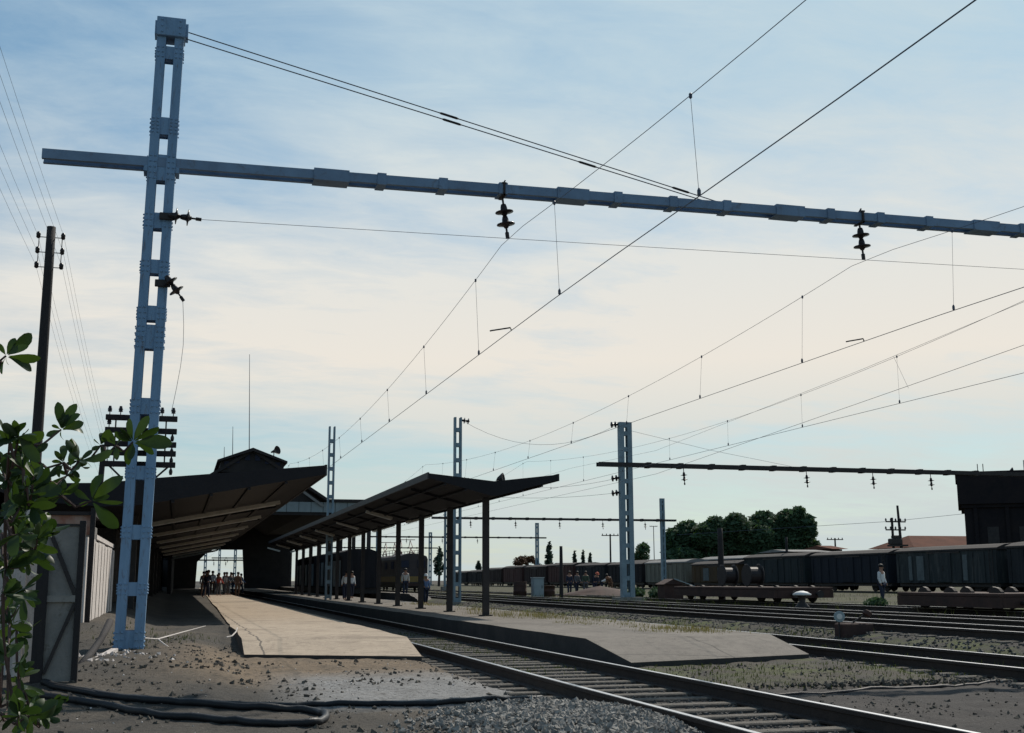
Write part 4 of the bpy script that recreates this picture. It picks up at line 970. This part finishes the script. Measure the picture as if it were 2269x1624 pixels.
def crown(name, blobs, n, size, m, label, cat, group, trunk=None, thingname=None, base=None, squash=1.0):
    base = base or (blobs[0][0], blobs[0][1], .3)
    t = thing(thingname or name, base, label, cat, group)
    mb = MB(); tot = sum(b[3]*b[5] for b in blobs)
    for (x, y, z, rx, ry, rz) in blobs:
        k = int(n*rx*rz/tot); cl = [V((random.gauss(0, 1), random.gauss(0, 1), random.gauss(0, 1))).normalized() for _ in range(max(8, k//26))]
        for _ in range(k):
            if random.random() < .75:
                d = (random.choice(cl)+V((random.gauss(0, 1), random.gauss(0, 1), random.gauss(0, 1)))*.16); d = d.normalized()*random.gauss(.93, .09)
            else: d = V((random.gauss(0, 1), random.gauss(0, 1), random.gauss(0, 1))).normalized()*random.random()**.4*.95
            p = V((x+d.x*rx, y+d.y*ry, z+d.z*rz))
            if p.z < base[2]+.05: continue
            a = V((random.gauss(0, 1), random.gauss(0, 1), random.gauss(0, 1))).normalized(); b_ = a.orthogonal().normalized(); s_ = size*random.uniform(.6, 1.4)
            a = a*s_; b_ = b_*s_*.6
            mb.add([p-a, p+b_, p+a, p-b_], [(0, 1, 2, 3)])
    mb.build('crown' if cat == 'tree' else 'foliage', m, t)
    if trunk:
        r, zt = trunk; bx, by, bz_ = base
        mt = MB().tube([(bx, by, bz_-.2), (bx+.1, by, bz_+(zt-bz_)*.5), (bx, by, zt)], [r*1.3, r, r*.5], 8)
        for (x, y, z, rx, ry, rz) in blobs[:6]: mt.tube([(bx+.05, by, bz_+(zt-bz_)*.45), ((bx+x)/2, (by+y)/2, (bz_+z)/2+.8), (x, y, z)], [r*.6, r*.4, r*.15], 6)
        mt.build('trunk', 'trunk', t)
    return t
YT = 180
def tree(px, top, blobs, n, label, size=.45, m='tree', Y=YT, group='trees behind the wagons', r=.35):
    bl = []
    for (x, y, w, h) in blobs:
        q = at(x, y, Y=Y+random.uniform(-2, 2)); s_ = Y/2640*1.03
        bl.append((q.x, q.y, q.z+.25, w*s_*1.05, w*s_*.85, h*s_*1.05))
    q = at(px, 1280, Y=Y)
    crown('tree', bl, n, size, m, label, 'tree', group, (r, max(b[2] for b in bl)), base=(q.x, Y, .3))
tree(1508, 0, [(1500, 1203, 28, 28), (1522, 1182, 26, 22), (1490, 1228, 24, 24), (1530, 1218, 34, 30), (1512, 1240, 40, 20)], 9000, 'broad bushy tree at the left end of the tree clump')
tree(1572, 0, [(1560, 1190, 30, 26), (1585, 1175, 22, 24), (1575, 1215, 38, 32), (1597, 1160, 12, 12), (1570, 1242, 44, 20), (1602, 1200, 26, 30)], 9000, 'ragged tree with a loose tip, second from the left of the clump')
tree(1635, 0, [(1632, 1172, 30, 29), (1620, 1204, 34, 30), (1650, 1208, 36, 34), (1635, 1240, 46, 22)], 9000, 'round topped tree left of centre in the clump')
tree(1690, 0, [(1690, 1166, 30, 29), (1678, 1195, 36, 34), (1704, 1210, 38, 32), (1690, 1240, 48, 22)], 9000, 'domed tree right of centre in the clump')
tree(1758, 0, [(1752, 1160, 34, 28), (1772, 1140, 16, 15), (1785, 1175, 24, 32), (1750, 1205, 48, 34), (1798, 1208, 18, 14), (1730, 1175, 26, 30), (1750, 1240, 50, 20), (1722, 1210, 34, 30)], 13000, 'tallest spreading tree at the right end of the clump')
tree(1423, 0, [(1423, 1228, 16, 18), (1416, 1240, 14, 12), (1428, 1214, 10, 8)], 1000, 'small rounded tree left of the far mast', .3)
def cyp(x, yt, yb, w, Y, label, m='cypress'):
    a, b = at(x, yt, Y=Y), at(x, yb, Y=Y); s_ = w*Y/2640; H = a.z-b.z
    bl = [(a.x+random.uniform(-.1, .1)*s_, Y, b.z+H*f, s_*.5*g, s_*.5*g, H*.16) for f, g in ((.12, .9), (.3, 1.0), (.48, .9), (.64, .7), (.78, .5), (.9, .25))]
    crown('cypress_tree', bl, int(260+w*16), .22+.002*Y*.3, m, label, 'tree', 'cypresses on the skyline', (.2, a.z), base=(a.x, Y, .3))
cyp(1217, 1203, 1262, 20, 230, 'bushy dark cypress right of the distant mast'); cyp(973, 1215, 1272, 24, 220, 'pointed dark cypress seen between canopy posts')
cyp(1273, 1222, 1262, 7, 240, 'slim cypress, first of the row over the wagon roofs'); cyp(1292, 1221, 1262, 6, 240, 'slim cypress, second of the row over the wagon roofs'); cyp(1307, 1226, 1262, 7, 240, 'slim cypress, third of the row over the wagon roofs')
cyp(1190, 1240, 1268, 18, 230, 'low round dark tree left of the bushy cypress'); cyp(1060, 1245, 1268, 10, 235, 'small dark conifer behind the front canopy post')
tree(1155, 0, [(1150, 1246, 14, 10), (1170, 1244, 14, 10)], 700, 'russet leaved low tree above the red wagons', .3, 'redleaf', 215)
cyp(1752, 1232, 1262, 18, 175, 'dark shrub at the foot of the tree clump', 'tree')
for x, ypx, Y, l in ((1405, 1318, 62, 'dark low bush at the foot of the middle mast'), (1460, 1318, 66, 'dark low bush right of the middle mast'), (1940, 1335, 43, 'dark low bush below the white shirted person')):
    bush(x, ypx, Y, .55 if x < 1900 else .4, .38 if x < 1900 else .2, l)

# far buildings
def house(x0, yr, x1, ye, Y, label, roofm, depth=12, hip=True, ext=0):
    a, b = at(x0, ye, Y=Y), at(x1, yr, Y=Y)
    t = thing('house', (a.x, Y, .3), label, 'house', 'houses beyond the yard')
    L = b.x-a.x+ext
    MB().box(a.x+.6, a.x+L-.6, Y+.5, Y+depth-.5, 0, a.z-.05).build('wall', 'wall', t)
    rh = b.z; i = (at(2068, ye, Y=Y).x-at(2025, ye, Y=Y).x) if hip else 0
    mb = MB().add([(a.x, Y, a.z), (a.x+L, Y, a.z), (a.x+L, Y+depth, a.z), (a.x, Y+depth, a.z), (a.x+i, Y+depth/2, rh), (a.x+L-i, Y+depth/2, rh)], [(0, 1, 5, 4), (1, 2, 5), (2, 3, 4, 5), (3, 0, 4), (3, 2, 1, 0)])
    mb.build('roof', roofm, t)
    w_ = MB().box(a.x+3, a.x+4.4, Y+.44, Y+.499, 1.2, 2.6).build('window', 'white', t); MB().box(a.x+3.1, a.x+4.3, Y+.42, Y+.439, 1.3, 2.5).build('pane', 'navy_cloth', w_)
house(2025, 1184, 2130, 1212, 150, 'house with a brown hipped roof beside the water tower', 'roof_tile', ext=14)
house(1845, 1207, 1880, 1216, 130, 'low shed with a dark flat roof right of the trees', 'roof_tile', 8, False)
house(1755, 1216, 1850, 1222, 125, 'low shed with a pale zinc roof below the tall tree', 'roof_pale', 9, False)
house(1255, 1246, 1330, 1254, 235, 'long dark roofed shed over the red wagons', 'shedroof', 14, False)
# water tower
T = at(2118, 1046, X=64.0); zt = T.z; zl = at(2126, 1117, X=64.0).z
t = thing('water_tower', (T.x, T.y, .3), 'massive sooty brick water tower at the right edge', 'water tower')
t.rotation_euler.z = -math.atan2(T.x, T.y)
x0, y0 = T.x, T.y
MB().box(x0+.5, x0+10.5, y0+.5, y0+10, -.3, zl-.301).build('shaft', 'tower', t)
MB().box(x0+.25, x0+10.75, y0+.25, y0+10.2, zl-.3, zl-.001).build('corbel_course', 'tower', t)
MB().box(x0, x0+11, y0, y0+10.5, zl, zt-.3).build('tank', 'tower', t); MB().box(x0-.1, x0+11.1, y0-.1, y0+10.6, zt-.299, zt, .03).build('rim', 'tower', t)
for i in range(4): MB().box(x0+1.2+i*2.5, x0+1.5+i*2.5, y0+.3, y0+.499, .3, zl-.31).build('pilaster', 'tower', t)
for i in range(3):
    w_ = MB().box(x0+2.2+i*2.5, x0+3.1+i*2.5, y0+.44, y0+.499, 4.2, 5.8).build('window', 'darksteel', t)
for dx in (1.8, 2.25): MB().tube([(x0+dx, y0+3, zt-.1), (x0+dx, y0+3, zt+.9)], .04, 6).build('ladder_rail', 'darksteel', t)
MB().lathe([(.05, 0), (.3, .3), (.3, .35)], (x0+4.4, y0+4, zt+.25), V((1, 0, .2)), 10).box(x0+4.36, x0+4.44, y0+3.96, y0+4.04, zt-.1, zt+.3).build('loudspeaker', 'darksteel', t)
MB().tube([(x0+5.6, y0+4, zt-.1), (x0+5.6, y0+4, zt+1.2)], .04, 6).build('vent_pipe', 'darksteel', t)

# ------------------------------------------------------------------ left fence, gate and clutter
t = thing('board_fence', (-1.62, 23.4, .5), 'whitewashed upright board fence running back from the gate', 'fence')
y = 23.5; i = 0
while y < 32.6:
    MB().box(-1.66, -1.62, y, y+1.02, .45, 2.26+.02*math.sin(i*2.1)).build('board_panel', 'fence', t)
    MB().box(-1.66, -1.612, y+1.03, y+1.09, .45, 2.2).build('post', 'sleeper', t); y += 1.12; i += 1
MB().box(-1.66, -1.60, 25.7, 32.6, 2.29, 2.38).build('top_rail', 'fence', t)
Yg = 16
t = thing('sheet_metal_gate', (-1.35, Yg, .2), 'rusty framed sheet metal gate with diagonal braces behind the shrub', 'gate')
zb, zt = .24, 2.13
MB().box(-1.56, -1.17, Yg-.012, Yg+.012, zb, zt).build('panel', 'sheet', t)
MB().box(-1.67, -1.535, Yg-.075, Yg+.075, .1, 1.78, .008).build('gate_post', 'wood', t); MB().box(-1.205, -1.13, Yg-.05, Yg+.05, .1, 2.2, .008).build('gate_post', 'wood', t)
MB().bar((-1.52, Yg-.03, 2.0), (-1.21, Yg-.03, 1.28), .03, .05).build('brace', 'darksteel', t); MB().bar((-1.21, Yg-.03, 1.18), (-1.52, Yg-.03, .34), .03, .04).build('brace', 'darksteel', t)
MB().box(-1.534, -1.206, Yg-.055, Yg-.014, 1.20, 1.28).build('middle_rail', 'sheet', t)
MB().box(-1.535, -1.206, Yg-.03, Yg-.013, 2.13, 2.16).build('top_rail', 'darksteel', t)
t = thing('pale_wall', (-3, 17, .1), 'pale plank wall half hidden behind the shrub at the left edge', 'wall')
mb = MB()
for i in range(16): mb.box(-4.4+i*.17, -4.4+i*.17+.162, 16.6, 16.63, .05, 1.75+.03*(i % 3))
mb.build('planks', 'fence', t)
MB().box(-1.95, -1.86, 16.5, 16.59, .1, 2.5, .008).build('post', 'fence', t); MB().box(-2.5, -1.70, 16.5, 16.58, 2.06, 2.2).build('rail', 'fence', t)
t = thing('outhouse', (-2.6, 24, .3), 'low outhouse with pale and brick red render behind the gate', 'outhouse')
q0, q1 = at(112, 1172, Y=24), at(202, 1140, Y=24)
MB().box(q0.x-1.6, q1.x, 24, 26, .2, q0.z+.1).build('wall', 'sheet', t); MB().box(q0.x, q1.x, 23.97, 23.997, q0.z-.1, q1.z-.02).build('render_band', 'brickband', t); MB().box(q0.x-1.7, q1.x+.06, 23.9, 26.1, q1.z-.015, q1.z+.05).build('roof', 'shedroof', t)
MB().box(q1.x-.0, q1.x+.09, 23.86, 23.95, .3, q1.z+.12).build('corner_post', 'wood', t)
o = MB(); o.tube([(-.96, 19.6, .84), (-1.05, 19.1, .60), (-1.16, 18.4, .40), (-1.24, 17.6, .30)], [.06, .05, .055, .045], 8)
tag(o.build('timber_prop', 'wood', None, True, org=(-1.2, 18, .3)), 'dark crooked timber leaning by the foot of the big mast', 'timber')
o = MB().bar((-1.25, 17.3, .27), (-.85, 19.2, .44), .10, .05); tag(o.build('weathered_plank', 'fence', None, org=(-1.1, 18, .3)), 'weathered pale plank lying beside the crooked timber', 'plank')
o = MB().tube([at(320, 1414, Y=20.6), at(350, 1416, Y=21.2), at(400, 1402, Y=23.5), at(455, 1387, Y=26.5)], [.014, .014, .012, .006], 6).tube([at(350, 1416, Y=21.2), at(365, 1428, Y=20.4), at(374, 1434, Y=20.1)], [.012, .01, .006], 6)
for v in range(len(o.v)): x, y, z = o.v[v]; o.v[v] = (x, y, max(z, gh(x, y)+.03) if z < .6 else gh(x, y)+.05)
tag(o.build('bare_branch', 'fence', None, org=(0, 22, .4)), 'bleached bare branch lying right of the mast foot', 'branch')
o = MB().tube([(.90, 22.4, .46), (1.0, 22.6, .47), (1.10, 23.2, .52), (1.14, 23.6, .58)], [.012, .014, .012, .008], 6)
tag(o.build('bleached_stick', 'fence', None, org=(1, 23, .4)), 'short bleached stick against the platform edge', 'stick')
# hose and pipe
def onground(x, y):
    z = .1
    for _ in range(12): q = at(x, y, Z=z); z = .5*z+.5*(gh(q.x, q.y)+.03)
    return (q.x, q.y)
hp = [onground(x, y) for x, y in ((95, 1512), (130, 1522), (210, 1537), (300, 1548), (400, 1557), (500, 1563), (600, 1567), (660, 1571), (705, 1578), (722, 1589), (700, 1599), (655, 1603), (590, 1602), (500, 1597), (400, 1588), (320, 1577), (250, 1566), (170, 1552), (90, 1540))]
def smooth(p, n=4):
    out = []
    for i in range(len(p)-1):
        a, b, c, d = (V(p[max(i-1, 0)]), V(p[i]), V(p[i+1]), V(p[min(i+2, len(p)-1)]))
        for k in range(n):
            t_ = k/n; out.append(.5*((2*b)+(c-a)*t_+(2*a-5*b+4*c-d)*t_*t_+(3*b-a-3*c+d)*t_**3))
    return out+[V(p[-1])]
pts = [(p.x, p.y, gh(p.x, p.y)+.034) for p in smooth([(a, b, 0) for a, b in hp])]
tag(MB().tube(pts, .040, 10).build('rubber_hose', 'hose', None, True, org=pts[0]), 'thick black hose lying in a long loop on the ground', 'hose')
hp = [onground(x, y) for x, y in ((100, 1520), (200, 1535), (300, 1545), (400, 1553), (500, 1559), (600, 1562), (720, 1561), (850, 1558), (1000, 1553), (1120, 1549), (1200, 1546))]
pts = [(p.x, p.y, gh(p.x, p.y)+.03) for p in smooth([(a, b, 0) for a, b in hp])]
tag(MB().tube(pts, .032, 8).build('ground_pipe', 'hose', None, True, org=pts[0]), 'straight dark pipe crossing the earth towards the near rail', 'pipe')
hp = [(7.4, 14.4), (8.4, 14.35), (9.2, 14.6), (10.2, 14.7), (11.2, 15.0), (12.6, 15.6)]
pts = [(p.x, p.y, gh(p.x, p.y)+.008) for p in smooth([(a, b, 0) for a, b in hp])]
tag(MB().tube(pts, .024, 8).build('ground_cable', 'darksteel', None, True, org=pts[0]), 'dark cable half sunk in the dirt right of the near track', 'cable')

# ------------------------------------------------------------------ foreground shrub
def shrub():
    t = thing('shrub', (-1.6, 4.6, 0), 'leafy evergreen shrub with oblong leaves at the left edge, nearest the camera', 'shrub')
    lv = MB()
    def leaf(p, tip, w=None, roll=None):
        p, tip = V(p), V(tip); L = (tip-p).length
        if L < .01: return
        w = w or L*random.uniform(.30, .42); d = (tip-p)/L
        s_ = d.cross(V((random.gauss(0, 1), random.gauss(0, 1), random.gauss(0, 1)))).normalized() if roll is None else roll
        n_ = d.cross(s_); b = random.gauss(.03, .11)*L
        st = [(.0, .04), (.14, .16), (.35, .40), (.6, .52), (.8, .46), (.93, .26), (1.0, .03)]
        vs = []
        for f, g in st:
            c = p+d*L*f+n_*b*math.sin(f*PI); vs += [c-s_*w*g+n_*w*g*.22, c, c+s_*w*g+n_*w*g*.22]
        lv.add(vs, [q for i in range(6) for q in ((i*3, i*3+1, i*3+4, i*3+3), (i*3+1, i*3+2, i*3+5, i*3+4))])
    st = MB()
    P = lambda x, y, D: at(x, y, Y=D)
    cam_side = lambda d: d.cross(fw).normalized()
    def whorl(b, tips, D):
        bp = P(*b, D)
        for (x, y) in tips:
            tp = P(x, y, D+random.uniform(-.05, .05)); d = tp-bp
            r_ = (d.cross(fw).normalized()+V((random.gauss(0, 1), random.gauss(0, 1), random.gauss(0, 1)))*.38); r_ = (r_-d.normalized()*r_.dot(d.normalized())).normalized()
            leaf(bp+d*.08, tp, d.length*random.uniform(.30, .40), r_)
        return bp
    c1 = lambda x, y: (x*.2047, 831+y*.2047)
    c3 = lambda x, y: (x*.2729, 858.7+y*.2729)
    c2 = lambda x, y: (x*.3411, 471+y*.3411)
    D0 = 4.6
    ends = []
    for f, b, tips, D in ((c1, (660, 590), [(625, 290), (690, 400), (830, 310), (870, 425), (905, 515), (905, 630), (500, 660), (690, 700), (560, 540), (760, 420)], 4.6),
                          (c1, (335, 880), [(120, 735), (335, 650), (520, 740), (190, 820), (20, 880), (230, 960)], 4.5), (c1, (690, 950), [(590, 820), (690, 760), (730, 960), (560, 930), (640, 1110)], 4.5),
                          (c1, (760, 1000), [(820, 820), (945, 950), (860, 1110), (700, 1010)], 4.6), (c1, (1090, 760), [(1110, 625), (1020, 690), (990, 810), (1125, 840), (1190, 590)], 4.7),
                          (c3, (1080, 440), [(1050, 250), (1210, 230), (1290, 320), (1400, 455), (1250, 540), (1160, 300), (1040, 630), (930, 360), (980, 330), (1060, 590)], 4.7),
                          (c3, (940, 470), [(880, 350), (830, 370), (1000, 380), (880, 570), (950, 590), (1000, 520)], 4.7),
                          (c3, (740, 920), [(840, 705), (1000, 930), (960, 1140), (1000, 720), (890, 880), (600, 830), (640, 960), (900, 800)], 4.4),
                          (c3, (500, 880), [(300, 900), (420, 760), (520, 740), (580, 960), (360, 960), (640, 760)], 4.4),
                          (c2, (40, 930), [(100, 815), (205, 785), (185, 870), (265, 945), (205, 1030), (-10, 850), (15, 1050), (60, 990)], 4.3),
                          (c3, (60, 740), [(30, 560), (110, 560), (200, 660), (180, 780), (20, 830), (150, 520)], 4.4), (c3, (250, 840), [(330, 640), (400, 650), (140, 880), (310, 960), (180, 700), (410, 730)], 4.4)):
        ends.append(whorl(f(*b), [f(*q) for q in tips], D))
    rnd = []
    for n_, (xa, xb, ya, yb) in ((17, (0, 185, 1010, 1110)), (20, (-5, 105, 1090, 1240)), (11, (-5, 62, 1230, 1400)), (9, (-5, 62, 1380, 1520)), (7, (0, 60, 1480, 1600)), (9, (20, 140, 1550, 1625)), (9, (0, 60, 960, 1100)), (5, (60, 100, 1190, 1300))):
        for _ in range(n_):
            x, y, D = random.uniform(xa, xb), random.uniform(ya, yb), random.uniform(4.1, 5.3); b = P(x, y, D); ends.append(b); rnd.append(b)
            ax = V((random.gauss(.3, .5), random.gauss(-.3, .5), random.gauss(.4, .5))).normalized()
            for _ in range(random.randint(5, 8)):
                d = (ax*.6+V((random.gauss(0, 1), random.gauss(0, 1), random.gauss(0, 1)))).normalized(); leaf(b, b+d*random.choice((.045, .06, .07, .085, .10))*random.uniform(.8, 1.15))
    lv.build('leaves', 'leaf', t, True)
    root = V((-1.62, 4.75, 0)); hub = [V((-1.60, 4.7, .55)), V((-1.55, 4.65, 1.0)), V((-1.62, 4.6, 1.35)), V((-1.60, 4.6, 1.6))]
    st.tube([root, hub[0], hub[1], hub[2], hub[3]], [.03, .026, .022, .018, .012], 7)
    st.tube([V((-1.75, 4.85, 0)), V((-1.85, 4.7, .7)), V((-1.72, 4.5, 1.5)), at(-30, 880, Y=4.4), at(2, 800, Y=4.3)], [.025, .02, .014, .008, .006], 6)
    hubs = hub+[at(-45, 800, Y=4.3), V((-1.85, 4.7, .7)), V((-1.72, 4.5, 1.5))]
    ends.sort(key=lambda e: e.x)
    for i, e in enumerate(ends):
        near = min([h for h in hubs]+[q for q in ends[:i]], key=lambda h: (h-e).length+(.25 if (h-e).length < .04 else 0)); m_ = near.lerp(e, .5)+V((0, 0, -.03))
        st.tube([near, m_, e], [.006, .005, .0035], 5)
    st.build('stem', 'stem', t)
shrub()

# ------------------------------------------------------------------ light and sky
SUN = V((2.76, 2.9, 4.0)).normalized()
elev = math.asin(SUN.z)
ld = bpy.data.lights.new('sun', 'SUN'); ld.energy = 4.2; ld.angle = math.radians(.6); ld.color = (1, .93, .82)
lo_ = bpy.data.objects.new('sun', ld); COL.objects.link(lo_); lo_.rotation_euler = SUN.to_track_quat('Z', 'Y').to_euler(); lo_.location = (0, 0, 50)
w = bpy.data.worlds.new('World'); S.world = w; w.use_nodes = True
nt = w.node_tree; nt.nodes.clear()
out = nt.nodes.new('ShaderNodeOutputWorld'); bg = nt.nodes.new('ShaderNodeBackground'); nt.links.new(bg.outputs[0], out.inputs[0]); bg.inputs[1].default_value = .1
sky = nt.nodes.new('ShaderNodeTexSky'); sky.sky_type = 'NISHITA'; sky.sun_disc = False; sky.sun_elevation = elev; sky.sun_rotation = math.atan2(SUN.x, SUN.y); sky.air_density = 1.0; sky.dust_density = .6; sky.ozone_density = 1.6
tc = N(nt, 'TexCoord'); dirv = tc.outputs['Generated']
sx = N(nt, 'SeparateXYZ'); nt.links.new(dirv, sx.inputs[0]); zc = mth(nt, 'MAXIMUM', sx.outputs['Z'], 0.0)
den = mth(nt, 'ADD', zc, .12)
cv = N(nt, 'CombineXYZ'); nt.links.new(mth(nt, 'DIVIDE', sx.outputs['X'], den), cv.inputs[0]); nt.links.new(mth(nt, 'DIVIDE', sx.outputs['Y'], den), cv.inputs[1])
mp = N(nt, 'Mapping'); mp.inputs['Rotation'].default_value = (0, 0, .35); mp.inputs['Scale'].default_value = (.8, 1.15, 1); nt.links.new(cv.outputs[0], mp.inputs[0])
n1 = noise_n(nt, mp.outputs[0], .9, 6, .55, .5)
mp2 = N(nt, 'Mapping'); mp2.inputs['Rotation'].default_value = (0, 0, .2); mp2.inputs['Scale'].default_value = (1.5, 3.0, 1); nt.links.new(cv.outputs[0], mp2.inputs[0])
n2 = noise_n(nt, mp2.outputs[0], 2.2, 8, .66, .4)
dt = N(nt, 'VectorMath', operation='DOT_PRODUCT'); nt.links.new(dirv, dt.inputs[0]); hs_ = V((SUN.x, SUN.y, 0)).normalized(); dt.inputs[1].default_value = hs_
side = N(nt, 'MapRange'); nt.links.new(dt.outputs['Value'], side.inputs[0]); side.inputs[1].default_value = -.2; side.inputs[2].default_value = .95
el = ramp(nt, zc, ((0.0, .84), (.06, .78), (.105, .58), (.15, .90), (.22, .97), (.28, .78), (.36, .72), (.46, .68), (.7, .3)))
f = mth(nt, 'ADD', el, mth(nt, 'ADD', mth(nt, 'MULTIPLY', mth(nt, 'SUBTRACT', n1, .5), 1.6), mth(nt, 'MULTIPLY', mth(nt, 'SUBTRACT', n2, .5), .85)))
f = mth(nt, 'ADD', f, mth(nt, 'MULTIPLY', mth(nt, 'SUBTRACT', side.outputs[0], .86), 1.15))
fc = N(nt, 'Clamp'); nt.links.new(f, fc.inputs[0]); fc.inputs[1].default_value = .22
cc = ramp(nt, zc, ((0.0, (.57, .65, .65)), (.10, (.65, .70, .68)), (.18, (.84, .79, .71)), (.26, (.77, .775, .74)), (.40, (.55, .675, .74))))
cc = mixc(nt, 1.0, cc, (10.0, 10.0, 10.0), 'MULTIPLY')
base = mixc(nt, 1.0, sky.outputs[0], ramp(nt, zc, ((0.0, (.80, .86, .80)), (.12, (.68, .86, .86)), (.32, (.52, .88, .95)))), 'MULTIPLY')
nt.links.new(mixc(nt, fc.outputs[0], base, cc), bg.inputs[0])
vs_ = S.view_settings; vs_.view_transform = 'Standard'; vs_.look = 'None'; vs_.exposure = 0; vs_.gamma = 1
S.render.engine = 'CYCLES'
